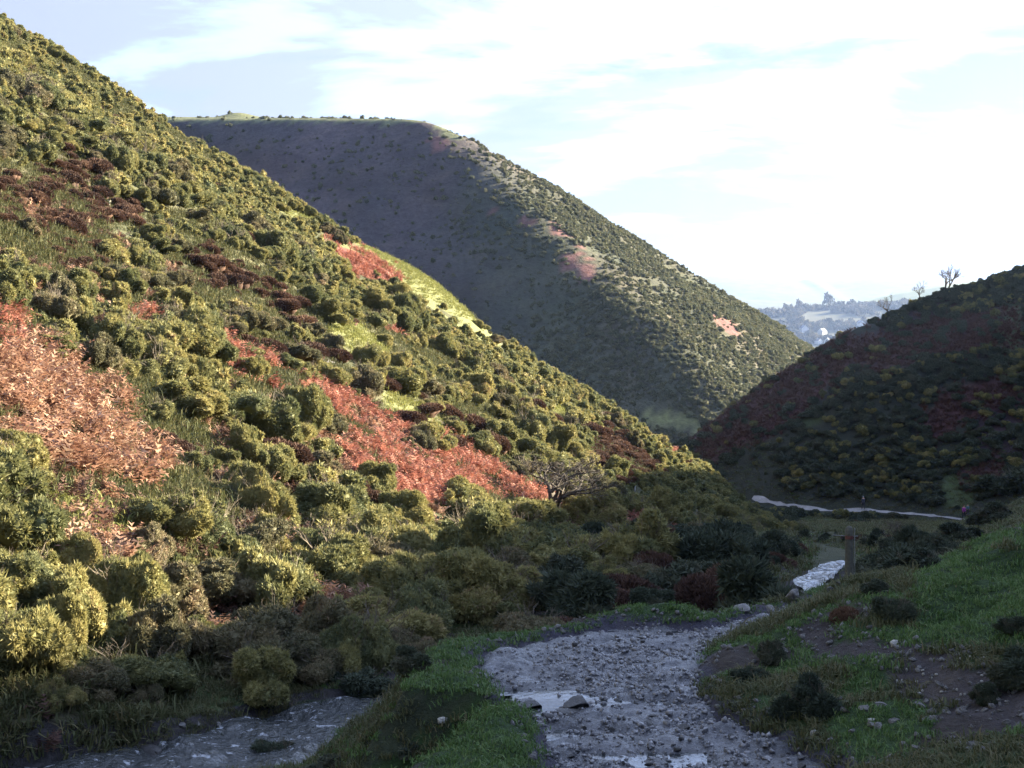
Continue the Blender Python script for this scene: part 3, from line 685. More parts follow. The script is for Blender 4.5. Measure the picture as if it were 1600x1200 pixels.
ORD = ['first', 'second', 'third', 'fourth', 'fifth', 'sixth', 'seventh', 'eighth', 'ninth', 'tenth', 'eleventh', 'twelfth', 'thirteenth', 'fourteenth', 'fifteenth', 'sixteenth']
def single_out(objs, noun, where):
    """give look-alikes of one place labels that say which one: part of the place, then order from the left"""
    if not objs: return
    q = np.array([(CX+F*o.location.x/o.location.y, HY-F*o.location.z/o.location.y) for o in objs])
    if len(objs) > 6:
        ry = np.argsort(np.argsort(q[:, 1])); cell = np.zeros(len(objs), int); nr = max(1, min(3, len(objs)//4)); row = ry*nr//len(objs)
        col = np.zeros(len(objs), int)
        for r in range(nr):
            ids = np.nonzero(row == r)[0]; ids = ids[np.argsort(q[ids, 0])]; nc = max(1, min(3, int(math.ceil(len(ids)/5))))
            for i, k in enumerate(ids): col[k] = i*nc//len(ids) + (10 if nc == 1 else 20 if nc == 2 else 30)
    else: row = np.zeros(len(objs), int); col = row+10; nr = 1
    RN = {1: [''], 2: ['upper', 'lower'], 3: ['upper', 'middle', 'lower']}[nr]
    CN = {10: '', 20: 'left', 21: 'right', 30: 'left', 31: 'centre', 32: 'right'}
    for r in set(row):
        for c in set(col[row == r]):
            ids = [k for k in range(len(objs)) if row[k] == r and col[k] == c]; ids.sort(key=lambda k: q[k, 0])
            part = (RN[r]+' '+CN[c]).strip(); part = (', '+part+' part' if part else '')
            for i, k in enumerate(ids):
                objs[k]['label'] = ('%s %s%s' % (noun, where, part)) if len(ids) == 1 else '%s %s from left %s%s' % (ORD[min(i, 15)], noun, where, part)
POOLS = {}
def zone_of(px, py):
    for (a, b, c, d), t in ZONES:
        if a <= px <= c and b <= py <= d: return t
    return ZONES[-1][1]
def plant(name, me, x, y, z, r, h, label, cat, group, tilt=0.12, twig=None):
    o = mobj(name, me, None, (x, y, z-0.08*r)) if not twig else empty(name, (x, y, z-0.08*r)); s = r*random.uniform(.92, 1.1)
    o.scale = (s*random.uniform(.8, 1.2), r*random.uniform(.85, 1.3), r*h*random.uniform(.8, 1.2)); o.rotation_euler = (random.gauss(0, tilt), random.gauss(0, tilt), random.uniform(0, 6.28))
    tag(o, label, cat, group)
    if twig: mobj('foliage', me, o); q_ = mobj('branches', twig, o); q_.scale = (1.12, 1.12, 1.08)
    return o
TWIGS = [twig_bush_mesh('gorse_stems_%d' % i, 600+i, M_TWIG, 60, 0.95) for i in range(3)]
for n, k in enumerate(near_ids):
    x, y, z, r = gorse[k]; px, py = proj(x, y, z+r*.6); zt_ = zone_of(px, py)
    size = 'large' if r > 1.2 else ('middle-sized' if r > .75 else 'small')
    ob = plant('gorse_bush', GORSE_N[n % 8], x, y, z, r, random.uniform(0.75, 1.3), '%s green gorse bush %s' % (size, zt_), 'bush', 'gorse bushes '+zt_, 0.15, TWIGS[n % 3])
    POOLS.setdefault((size+' gorse bush', zt_), []).append(ob)
g = gorse[rest_ids]
scatter('distant_gorse', g[:, :3]-np.array((0, 0, .06)), rz(len(g)), sc3(g[:, 3], 1.05), protos('gm', GORSE_M), 'mass of small green gorse covering the upper left slope')
floor_shade = np.array(floor_shade); fvs = visible_px(floor_shade, 1.1); fo = np.argsort(-fvs)
SHADE_M = [gorse_mesh('shade_dark_mid_%d' % i, 470+i, 9, 700, 4, M_DARK_SHADE, 0.85, 0.14, 0.97, 0.25, 1, 3) for i in range(4)]  # mid-distance gorse shapes with shade put into the leaf colour
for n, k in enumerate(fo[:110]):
    x, y, z, r = floor_shade[k]
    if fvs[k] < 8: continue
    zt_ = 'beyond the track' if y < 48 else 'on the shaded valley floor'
    ob = plant('dark_bush', DARK_N[n % 4] if n % 3 else HEATH_N[n % 4], x, y, z, r, random.uniform(.8, 1.2), 'dark bush '+zt_, 'bush', 'dark bushes '+zt_)  # shade-darkened shrubs mixed with true heather
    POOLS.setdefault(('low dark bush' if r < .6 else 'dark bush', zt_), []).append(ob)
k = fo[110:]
scatter('valley_scrub', floor_shade[k][:, :3], rz(len(k)), sc3(floor_shade[k][:, 3]), protos('vs', SHADE_M), 'scrub darkened in colour for the shaded valley floor')
hv = visible_px(heath, .8); ho = np.argsort(-hv)
for n, k in enumerate(ho[:140]):
    if hv[k] < 6: continue
    x, y, z, r = heath[k]; px, py = proj(x, y, z+r*.4); zt_ = zone_of(px, py)
    ob = plant('heather_bush', HEATH_N[n % 4], x, y, z, r, random.uniform(.85, 1.15), '%s brown domed heather bush %s' % ('broad' if r > .85 else 'small', zt_), 'bush', 'heather domes '+zt_)
    POOLS.setdefault((('broad' if r > .85 else 'small')+' brown heather', zt_), []).append(ob)
k = ho[140:]
if len(k): scatter('distant_heather', heath[k][:, :3], rz(len(k)), sc3(heath[k][:, 3]), protos('hm', HEATH_N), 'brown heather among the gorse on the left slope')
def fill(polys, n, ylo, yhi, spread=5):
    out = []
    x = rng.uniform(-60, 40, n); y = rng.uniform(ylo, yhi, n); z = H(x, y); px, py = proj(x, y, z)
    ok = anyin(px+rng.normal(0, spread, n), py+rng.normal(0, spread, n), polys) & (h_left(x, y) > floor_h(x, y)-.8)
    return np.stack([x, y, z], 1)[ok]
p = fill(BRK_TAN, 90000, 24, 60, 7); p = p[fbm(p[:, 0], p[:, 1], 1.1, 3, 701) > -.06][:8000]
scatter('tan_bracken', p, rz(len(p), .2), sc3(rng.uniform(.35, .95, len(p))), protos('bp', BRK_PM), 'pale tan and pink dead bracken at the left edge')
p = fill(BRK_RED, 150000, 34, 152, 6); p = p[fbm(p[:, 0], p[:, 1], 1.6, 3, 703) > -.13][:14000]
scatter('red_bracken', p, rz(len(p), .2), sc3(rng.uniform(.4, .85, len(p))), protos('br', BRK_RM), 'red dead bracken running down the sunlit left slope')

# ------------------------------------------------------------------ right hillside, valley and far hill cover
def sample(n, xlo, xhi, ylo, yhi, fn=H):
    x = rng.uniform(xlo, xhi, n); y = rng.uniform(ylo, yhi, n); z = fn(x, y); px, py = proj(x, y, z); return x, y, z, px, py
# the walkers' path: pale trodden line across the foot of the right hillside
def path_at(px, py):
    t = (HY-py)/F; s = (px-CX)/F; Y = np.linspace(150, 235, 1700); z = H(s*Y, Y); k = np.argmin(np.abs(z-t*Y)); return Vector((s*Y[k], Y[k], 0))
WPATH = [path_at(*q) for q in [(1222, 790), (1262, 795), (1300, 800), (1345, 797), (1385, 801), (1430, 804), (1470, 808), (1506, 813)]]
d_ = (WPATH[-1]-WPATH[-2]).normalized(); WPATH += [WPATH[-1]+d_*6+Vector((1, -2, 0)), WPATH[-1]+d_*16+Vector((4, -9, 0))]
WPATH = [WPATH[0]+(WPATH[0]-WPATH[1]).normalized()*4+Vector((0, 1, 0))]+WPATH
WP2 = [(p.x, p.y) for p in WPATH]
x, y, z, px, py = sample(34000, 5, 125, 120, 275)
cl = fbm(x, y, 16, 4, 401); green = anyin(px, py, R_GRN); br = anyin(px, py, R_BRK)
ok = (px > 1000) & (px < 1680) & (dline(x, y, WP2) > 2.2) & (dline(x, y, STREAM) > 2.5) & ~(h_left(x, y) > floor_h(x, y)) & ((y > 190) | (x > 20))
r = rng.uniform(.4, 1.25, len(x)); ok &= ~((y < 188) & (px > 1170) & (HY-F*(z+r*1.2)/y < 828))
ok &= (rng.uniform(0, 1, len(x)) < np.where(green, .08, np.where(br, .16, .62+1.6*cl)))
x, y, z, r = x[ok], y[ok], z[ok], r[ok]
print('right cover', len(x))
scatter('valley_gorse', np.stack([x, y, z], 1), rz(len(x)), sc3(r, .9), protos('gr', GORSE_M[:1]+SHADE_M), 'mass of gorse darkened in colour for the shaded right hillside')
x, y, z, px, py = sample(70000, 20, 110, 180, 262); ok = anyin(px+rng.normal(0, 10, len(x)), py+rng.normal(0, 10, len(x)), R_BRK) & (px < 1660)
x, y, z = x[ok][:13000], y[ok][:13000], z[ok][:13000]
scatter('shaded_bracken', np.stack([x, y, z], 1), rz(len(x), .2), sc3(rng.uniform(.4, .9, len(x))), protos('bs', BRK_DM), 'red bracken coloured duller for shade on the right hillside')
x, y, z, px, py = sample(130000, -180, 150, 345, 600, Hf)
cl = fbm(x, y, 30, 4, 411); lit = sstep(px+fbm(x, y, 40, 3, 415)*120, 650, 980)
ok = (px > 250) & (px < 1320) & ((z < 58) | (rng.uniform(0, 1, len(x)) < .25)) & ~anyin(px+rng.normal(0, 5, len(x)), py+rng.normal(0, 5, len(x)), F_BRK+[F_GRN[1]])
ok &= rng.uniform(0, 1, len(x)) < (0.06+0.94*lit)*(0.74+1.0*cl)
x, y, z = x[ok], y[ok], z[ok]; r = .35+.9*rng.uniform(0, 1, len(x))**2
print('far cover', len(x))
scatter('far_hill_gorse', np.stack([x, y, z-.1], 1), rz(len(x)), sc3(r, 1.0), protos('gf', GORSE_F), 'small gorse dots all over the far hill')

# ------------------------------------------------------------------ gravel track, water
def mat_track():
    m, nt, b = new_mat('wet_gravel'); n1 = noise_n(nt, 1.3, 6, 0.65); n2 = noise_n(nt, 22, 5, 0.7); n3 = noise_n(nt, 7, 4, .6)
    c = cramp(nt, n2.outputs[0], [(0.3, (0.022, 0.023, 0.030)), (0.55, (0.058, 0.060, 0.074)), (0.78, (0.16, 0.165, 0.195))])
    c1 = cramp(nt, n1.outputs[0], [(0.35, (0.6, 0.6, 0.6)), (0.65, (1.25, 1.25, 1.25))])
    nt.links.new(mixc(nt, 'MULTIPLY', 1.0, c.outputs[0], c1.outputs[0]), b.inputs['Base Color'])
    rr = nd(nt, 'ShaderNodeMapRange'); rr.inputs['From Min'].default_value = .38; rr.inputs['From Max'].default_value = .60; rr.inputs['To Min'].default_value = .10; rr.inputs['To Max'].default_value = .52
    ad = nd(nt, 'ShaderNodeMath', operation='ADD'); nt.links.new(n3.outputs[0], ad.inputs[0]); nt.links.new(n1.outputs[0], ad.inputs[1]); ha = nd(nt, 'ShaderNodeMath', operation='MULTIPLY'); ha.inputs[1].default_value = .5; nt.links.new(ad.outputs[0], ha.inputs[0]); nt.links.new(ha.outputs[0], rr.inputs['Value']); nt.links.new(rr.outputs[0], b.inputs['Roughness']); b.inputs['Specular IOR Level'].default_value = .65
    bump(nt, b, n2.outputs[0], 1.0, 0.045); return m
def mat_water(name, foam=0.0, scale=3.0, bs=0.35, bd=.06):
    m, nt, b = new_mat(name); n1 = noise_n(nt, scale, 4, 0.6); n2 = noise_n(nt, scale*.8, 6, 0.65)
    b.inputs['Base Color'].default_value = (0.030, 0.034, 0.036, 1); b.inputs['Roughness'].default_value = .06 if not foam else .07; b.inputs['IOR'].default_value = 1.33; b.inputs['Specular IOR Level'].default_value = .7
    if foam:
        c = cramp(nt, n2.outputs[0], [(1-foam-.05, (0.03, 0.034, 0.036)), (1-foam+.03, (0.34, 0.36, 0.40))]); nt.links.new(c.outputs[0], b.inputs['Base Color'])
        r = cramp(nt, n2.outputs[0], [(1-foam-.05, (0.06,)*3), (1-foam+.03, (0.6,)*3)]); nt.links.new(r.outputs[0], b.inputs['Roughness'])
    bump(nt, b, n1.outputs[0], bs, bd); return m
M_TRACK = mat_track(); M_WATER = mat_water('shallow_water', 0, 5.0, .25); M_STREAM = mat_water('stream_water', 0.37, 5.5, 1.0, .16)
def ztrack(x, y):
    sK = sdpoly(x, y, TRACK)
    return zf(y)-0.07+fbm(x, y, 2.2, 3, 501)*0.13+fbm(x, y, 0.5, 3, 511)*0.115+fbm(x, y, 0.15, 2, 521)*0.05 - 0.12*sstep(sK, -0.25, 0.1)
def water_level(x, y): return zf(y)-0.158+fbm(x, y, 3.5, 2, 531)*0.05 + 0.082*np.exp(-(((x-0.9)/1.8)**2+((y-20.3)/0.8)**2))
xs3 = np.arange(-3.2, 8.6, .055); ys3 = np.arange(9, 31.5, .055)
V3, F3 = grid_mesh(xs3, ys3, ztrack); s3 = sdpoly(V3[:, 0], V3[:, 1], TRACK); keep = (s3[F3] < 0.08).any(1)
tag(mobj('gravel_track', submesh('gravel_track', V3, F3, keep, M_TRACK)), 'wet stony track shining in the valley bottom', kind='structure')
xs4 = np.arange(-3.2, 8.6, .2); ys4 = np.arange(9, 31.5, .2)
V4, F4 = grid_mesh(xs4, ys4, water_level); s4 = sdpoly(V4[:, 0], V4[:, 1], TRACK); keep = (s4[F4] < -0.02).all(1)
tag(mobj('shallow_water', submesh('shallow_water', V4, F4, keep, M_WATER)), 'thin sheet of water lying over the stony track', kind='structure')
# stream: strip of rippled water following its bed
def ribbon(pl, half, step, zfn, across=7, zoff=0.0, hfn=None):
    pts = [Vector((a, b, 0)) for a, b in pl]; dense = []
    for a, b in zip(pts[:-1], pts[1:]):
        n = max(1, int((b-a).length/step)); dense += [a.lerp(b, i/n) for i in range(n)]
    dense.append(pts[-1])
    for _ in range(6): dense = [dense[0]]+[(dense[i-1]+dense[i]*2+dense[i+1])/4 for i in range(1, len(dense)-1)]+[dense[-1]]
    V = []; Fq = []
    for i, p in enumerate(dense):
        t = (dense[min(i+1, len(dense)-1)]-dense[max(i-1, 0)]).normalized(); nn = Vector((-t.y, t.x, 0))
        for k in range(across):
            q = p+nn*(hfn(p.y) if hfn else half)*(2*k/(across-1)-1); V.append((q.x, q.y))
    V = np.array(V); z = zfn(V[:, 0], V[:, 1])+zoff
    for i in range(len(dense)-1):
        for k in range(across-1): a = i*across+k; Fq.append((a, a+1, a+across+1, a+across))
    return np.column_stack([V, z]), np.array(Fq)
Vs, Fs = ribbon(STREAM[:12], 2.2, .22, lambda x, y: zwater(y)+fbm(x, y, .55, 3, 541)*.2, 21, 0.0, lambda yy: float(np.interp(yy, [25, 28, 38], [1.9, 1.3, .45])))
tag(mobj('stream', mesh_np('stream', Vs, Fs, M_STREAM, True)), 'shallow rippling stream with white riffles', kind='structure')
M_PATH = mat_plain('pale_path', (0.15, 0.145, 0.15), (0.27, 0.265, 0.27), 1.2, .5)
Vp, Fp = ribbon(WP2, .32, .5, lambda x, y: H(x, y)+.10, 7, 0.0, lambda yy: .14+.3*max(0, .5+1.6*float(vnoise(np.array([yy*1.7]), np.array([3.3]), 5)[0])))
tag(mobj('path', mesh_np('path', Vp, Fp, M_PATH, True)), 'pale path across the foot of the right hillside', kind='structure')

# ------------------------------------------------------------------ stones
M_TRACKST = mat_plain('track_stone', (0.03, 0.03, 0.035), (0.24, 0.235, 0.25), 2.5, .3, 0, .5)
STONE = [rock_mesh('stone_%d' % i, 700+i, M_TRACKST, 1, .7, 6) for i in range(6)]
x = rng.uniform(-3, 8.5, 120000); y = rng.uniform(12, 31, 120000); ok = sdpoly(x, y, TRACK) < -.03; x, y = x[ok], y[ok]
pt = (fbm(x, y, 1.3, 3, 551) + rng.uniform(-.3, .3, len(x))) > -.02; x, y = x[pt][:20000], y[pt][:20000]
r = .007+.065*rng.uniform(0, 1, len(x))**5.5
scatter('gravel', np.stack([x, y, ztrack(x, y)+r*.2], 1), rz(len(x), .3), sc3(r, 1.0, .3), protos('st', STONE), 'loose dark stones strewn over the wet track')
ROCKS = [rock_mesh('rock_%d' % i, 720+i, M_ROCK, 3, .62) for i in range(6)]
WROCKS = [rock_mesh('wet_rock_%d' % i, 740+i, M_WETROCK, 3, .5) for i in range(6)]
PROCKS = [rock_mesh('pale_rock_%d' % i, 760+i, M_ROCKP, 2, .7) for i in range(4)]
def rock(px, py, w, h, label, kind='dry', depth=None, rot=None, tilt=0.1, on_track=False, group=None, name='rock'):
    """w, h: size in photo pixels of the rock whose foot stands at (px, py)"""
    if on_track: a, b = tw(px, py); c = float(ztrack(np.array([a]), np.array([b]))[0])
    else:
        q = hit(px, py)
        if q is None: return None
        a, b, c = q
    W = w/F*b*.5; Hh = h/F*b
    pool = {'dry': ROCKS, 'wet': WROCKS, 'pale': PROCKS}[kind]
    o = mobj(name, random.choice(pool), None, (a, b, c+Hh*.28)); o.scale = (W*1.25, (depth or W)*1.1, Hh*.9)
    o.rotation_euler = (random.gauss(0, tilt), random.gauss(0, tilt), rot if rot is not None else random.uniform(-.5, .5))
    if group: POOLS.setdefault((RNOUN[group], RWHERE[group]), []).append(o)
    return tag(o, label, 'rock', group)
RNOUN = {'rocks in the far riffle': 'small wet rock', 'rocks in the lower-left stream': 'small grey rock', 'rubble on the footway': 'pale rubble stone', 'loose stones on the track': 'dark wet stone', 'rocks of the right bank': 'half-buried grey rock', 'scree stones': 'pale scree stone'}
RWHERE = {'rocks in the far riffle': 'in the white riffle left of the post', 'rocks in the lower-left stream': 'edging the lower-left stream', 'rubble on the footway': 'on the right-hand footway', 'loose stones on the track': 'lying on the track', 'rocks of the right bank': 'in the bottom-right bank', 'scree stones': 'above the red bracken'}
rock(898, 1100, 54, 26, 'dark angular slab of rock standing in the water of the track', 'wet', on_track=True, rot=-.35, tilt=.05)
rock(826, 1091, 46, 14, 'low dark rock at the spill edge of the track', 'wet', on_track=True, rot=-.2)
rock(888, 1106, 66, 8, 'thin flat slab in front of the angular rock', 'wet', on_track=True, rot=-.12, tilt=.03)
rock(858, 1113, 32, 9, 'small flat dark stone left of the thin slab', 'wet', on_track=True)
rock(962, 1085, 22, 9, 'tilted dark stone in the bright water right of the angular rock', 'wet', on_track=True)
rock(994, 1090, 13, 8, 'small round dark stone in the bright water', 'wet', on_track=True)
rock(1066, 1126, 26, 14, 'dark stone near the right edge of the track', 'wet', on_track=True)
rock(1014, 1120, 24, 9, 'dark stone in the middle of the track', 'wet', on_track=True)
rock(958, 1125, 14, 8, 'little dark stone behind the gravel bar', 'wet', on_track=True)
rock(1250, 1186, 19, 13, 'square dark block on the track at the bottom edge', 'wet', on_track=True, rot=.1)
rock(1336, 1200, 16, 14, 'dark rounded block at the bottom edge by the right bank', 'wet')
rock(955, 952, 44, 34, 'large pointed grey boulder below the dark bushes', 'dry', rot=.3)
rock(935, 955, 22, 12, 'small pale stone left of the pointed boulder', 'pale')
rock(828, 976, 26, 12, 'grey rounded stone on the turf behind the track', 'dry')
rock(692, 1133, 28, 12, 'pale flat stone in the shaded gully', 'pale')
rock(1398, 1010, 25, 12, 'pale flat stone beside the footway on the right bank', 'pale')
rock(1272, 1152, 20, 14, 'pale upright stone at the foot of the right bank', 'pale')
rock(1362, 1128, 22, 7, 'flat pale stone lying on the turf of the right bank', 'pale')
rock(1062, 925, 20, 26, 'upright grey rock among the dark bushes beyond the track', 'dry')
rock(1240, 938, 34, 22, 'grey rock where the track narrows', 'dry')
rock(1205, 958, 30, 18, 'dark rock at the right edge of the narrowing track', 'dry')
rock(1162, 952, 46, 9, 'low mossy rock at the far edge of the track', 'dry')
rock(240, 1180, 60, 17, 'long dark flat rock in the lower-left stream', 'wet', rot=-.1)
for (px, py, w, h) in [(310, 1137, 14, 14), (343, 1139, 13, 15), (285, 1137, 16, 10), (350, 1168, 9, 7), (150, 1185, 14, 8), (390, 1150, 14, 10)]:
    rock(px, py, w, h, 'small grey rock at the edge of the lower-left stream', 'dry', group='rocks in the lower-left stream')
for (px, py, w, h) in [(1248, 908, 16, 8), (1262, 914, 12, 8), (1283, 916, 18, 9), (1300, 924, 16, 10), (1272, 905, 14, 7), (1310, 915, 12, 8), (1255, 921, 18, 9), (1290, 908, 9, 5)]:
    rock(px, py, w, h, 'dark rock', 'wet', group='rocks in the far riffle')
for k in range(30):
    px = random.gauss(1480, 60); py = random.gauss(1058, 28)
    rock(px, py, random.uniform(5, 11), random.uniform(3, 6), 'small pale stone among the rubble on the right-hand footway', 'pale', group='rubble on the footway', name='stone')
for k in range(60):
    px = random.uniform(850, 1300); py = random.uniform(975, 1195); a, b = tw(px, py)
    if float(sdpoly(np.array([a]), np.array([b]), TRACK)[0]) < -.15:
        rock(px, py, random.uniform(7, 18), random.uniform(4, 9), 'dark wet stone lying loose on the track', 'wet', on_track=True, group='loose stones on the track', name='stone')
for k in range(34):
    px = random.uniform(1290, 1600); py = random.uniform(1085, 1195)
    rock(px, py, random.uniform(10, 30), random.uniform(5, 13), 'grey rock half buried in the right bank at the bottom corner', 'dry', group='rocks of the right bank', tilt=.3)
for px, py, w, h, lab in [(228, 136, 14, 10, 'reddish rock on the skyline of the left slope'), (238, 146, 12, 8, 'pale rock just below the skyline rock of the left slope'), (462, 308, 12, 18, 'grey rock outcrop on the left skyline above the grass strip'), (470, 318, 12, 14, 'pale rock beside the grey skyline outcrop'),
                          (754, 492, 12, 12, 'white rock at the lower end of the bright grass strip'), (778, 502, 8, 10, 'small white rock below the bright grass strip'), (915, 602, 18, 8, 'white rock on the ridge of the spur'), (935, 610, 16, 12, 'larger white rock on the ridge of the spur'), (953, 620, 14, 10, 'right-hand white rock on the ridge of the spur'),
                          (992, 768, 7, 14, 'small white stone in the shade under the brown heather'), (982, 772, 6, 8, 'tiny white stone under the brown heather')]:
    rock(px, py, w, h, lab, 'pale')
for k in range(60):
    pg = random.choice(SCREE); px = random.uniform(min(q[0] for q in pg), max(q[0] for q in pg)); py = random.uniform(min(q[1] for q in pg), max(q[1] for q in pg))
    if inpoly(np.array([px]), np.array([py]), pg)[0]: rock(px, py, random.uniform(5, 10), random.uniform(3, 7), 'small pale scree stone above the red bracken', 'pale', group='scree stones', name='stone')

x = rng.uniform(-2, 12, 40000); y = rng.uniform(12, 31, 40000); z = H(x, y); sK = sdpoly(x, y, TRACK)
ok = ((np.abs(sK-.05) < .22) | ((dline(x, y, FOOTWAY) < .45) & (sK > .2)) | ((sK > .2) & (x > 2) & (fbm(x, y, 2.4, 4, 241) > .2) & (rng.uniform(0, 1, len(x)) < .5)))
x, y, z = x[ok][:4500], y[ok][:4500], z[ok][:4500]; r = .012+.07*rng.uniform(0, 1, len(x))**4
STONE2 = [rock_mesh('rubble_%d' % i, 780+i, M_ROCK, 1, .6, 6) for i in range(5)]
scatter('bank_rubble', np.stack([x, y, z+r*.15], 1), rz(len(x), .3), sc3(r, 1.0, .3), protos('rb', STONE2), 'small grey rubble on the trodden right bank and along the track edge')
# ------------------------------------------------------------------ shrubs of the banks
def shrub(px, py, w, h, label, pool=None, name='shrub', cat='bush'):
    q = hit(px, py)
    if q is None: return
    r = w/F*q[1]*.5; return plant(name, random.choice(pool or DARK_N), q[0], q[1]+r*.3, q[2], r, min(h/w*1.15, .95), label, cat, None, .08, TWIGS[0])
shrub(1268, 1118, 96, 105, 'dark dense shrub in the middle of the right bank')
shrub(1208, 1035, 56, 72, 'dark upright shrub on the track edge, nearer the post')
shrub(1172, 1068, 56, 45, 'low dark shrub beside the right edge of the track')
shrub(1325, 970, 70, 60, 'brown-green shrub at the foot of the wooden post', HEATH_N)
shrub(1400, 970, 80, 66, 'dark shrub right of the wooden post')
shrub(1372, 930, 60, 40, 'dark shrub behind the post, up the bank')
shrub(1440, 885, 90, 50, 'dark shrub on the brow right of the post')
shrub(1500, 850, 90, 46, 'broad dark shrub on the brow below the walkers')
shrub(1590, 770, 90, 100, 'tall dark shrub at the right edge below the hillside')
shrub(1560, 815, 70, 50, 'dark shrub on the brow beside the tall shrub')
shrub(1595, 1075, 90, 75, 'dark shrub at the right edge above the rubble')
shrub(1545, 1100, 60, 40, 'low dark shrub left of the right-edge shrub')
shrub(1590, 990, 60, 40, 'dark shrub on the grassy bank at the right edge')
shrub(430, 1190, 80, 60, 'dark shrub overhanging the lower-left stream')
shrub(520, 1210, 90, 50, 'dark low shrub on the bank at the bottom left')
shrub(470, 1120, 90, 55, 'grey-green shrub on the far side of the lower-left stream')
shrub(560, 1085, 110, 60, 'dark shrub below the gorse at the end of the stream')
shrub(640, 1050, 80, 60, 'dark shrub hanging over the left edge of the turf shelf')
shrub(640, 1185, 40, 40, 'dark tuft on the steep turf bank below the track')
shrub(1085, 905, 60, 40, 'dark bush standing beyond the turf rim of the track')
# ------------------------------------------------------------------ grass
GR = [grass_mesh('grass_%d' % i, 800+i, M_GRASS, 34, .15, .055+.012*i, .9) for i in range(4)]
GB = [grass_mesh('dull_grass_%d' % i, 820+i, M_GRASSB, 30, .16, .12, 1.1) for i in range(3)]
x, y, z, px, py = sample(130000, -8, 22, 11, 72)
ok = (sdpoly(x, y, TRACK) > -.03) & (dline(x, y, STREAM) > 1.5) & (px > -40) & (px < 1640) & (py < 1260) & (h_left(x, y) < floor_h(x, y)-.2) & (dline(x, y, FOOTWAY) > .16+fbm(x, y, 1, 2, 9)*.5) & (fbm(x, y, 2.4, 4, 241) < .26)
x, y, z = x[ok], y[ok], z[ok]; print('grass', len(x))
dull = (fbm(x, y, 2.2, 3, 601) > .02) | ((sdpoly(x, y, TERR) > .1) & (rng.uniform(0, 1, len(x)) < .75)); dull &= ~((sdpoly(x, y, TERR) < .1) & (x < 2.2)); dull &= ~((px[ok] > 1430) & (py[ok] > 860) & (py[ok] < 1010)); s_ = rng.uniform(.5, 1.05, len(x))
scatter('grass', np.stack([x, y, z], 1)[~dull], rz((~dull).sum(), .15), sc3(s_[~dull]), protos('gg', GR), 'short green turf on the banks of the track')
scatter('rough_grass', np.stack([x, y, z], 1)[dull], rz(dull.sum(), .2), sc3(s_[dull]), protos('gb', GB), 'longer dull grass on the shaded banks')
x, y, z, px, py = sample(150000, -45, 20, 24, 150)
ok = (anyin(px+rng.normal(0, 8, len(x)), py+rng.normal(0, 8, len(x)), GRASSY+SCREE+HEATHER) | (fbm(x, y*.5, 11, 3, 337) < -.14)) & (h_left(x, y) > floor_h(x, y)); x, y, z, px, py = x[ok], y[ok], z[ok], px[ok], py[ok]
sun_g = anyin(px, py, GRASSY) | ((y > 127) & (x > -15) & (x < -1))
M_GRASSY = mat_foliage('grass_pale', [(0.0, (0.12, 0.135, 0.04)), (0.5, (0.19, 0.20, 0.058)), (1.0, (0.27, 0.25, 0.10))], 0.4, 0.7, 0.3)
GY = [grass_mesh('pale_grass_%d' % i, 840+i, M_GRASSY, 30, .16, .09, 1.1) for i in range(3)]
scatter('ridge_grass', np.stack([x, y, z], 1)[sun_g], rz(sun_g.sum(), .2), sc3(rng.uniform(1.2, 2.2, sun_g.sum())), protos('gy', GY), 'bright yellow-green grass strips on the sunlit slope and ridge')
x, y, z = x[~sun_g], y[~sun_g], z[~sun_g]
scatter('slope_grass', np.stack([x, y, z], 1), rz(len(x), .2), sc3(rng.uniform(1.2, 2.2, len(x))), protos('gs', GB), 'pale grass in the openings of the sunlit slope')
x, y, z, px, py = sample(60000, 0, 75, 40, 228)
ok = (px > 1000) & (px < 1640) & (dline(x, y, WP2) > .6) & (dline(x, y, STREAM) > 1.0) & ~(h_left(x, y) > floor_h(x, y)) & (z < zf(y)+9); x, y, z = x[ok], y[ok], z[ok]
scatter('valley_grass', np.stack([x, y, z], 1), rz(len(x), .2), sc3(rng.uniform(1.2, 2.6, len(x))), protos('vg', GB+GR[:1]), 'rough grass on the shaded valley floor')
# undergrowth between the gorse on the near part of the left slope
x, y, z, px, py = sample(60000, -22, 6, 22, 75)
ok = (h_left(x, y) > floor_h(x, y)-.5) & (px > -60) & (px < 1100) & (dline(x, y, STREAM) > 1.4); x, y, z = x[ok], y[ok], z[ok]
w = fbm(x, y, 3, 3, 611) > .12
scatter('undergrowth_grass', np.stack([x, y, z], 1)[~w], rz((~w).sum(), .2), sc3(rng.uniform(1.0, 2.4, (~w).sum())), protos('ug', GB), 'rough dull grass between the gorse bushes')
wi = np.nonzero(w)[0][:2500]
scatter('undergrowth_bracken', np.stack([x, y, z], 1)[wi], rz(len(wi), .25), sc3(rng.uniform(.25, .6, len(wi))), protos('ub', BRK_PM[:2]+BRK_DM), 'dead bracken fronds between the gorse bushes')

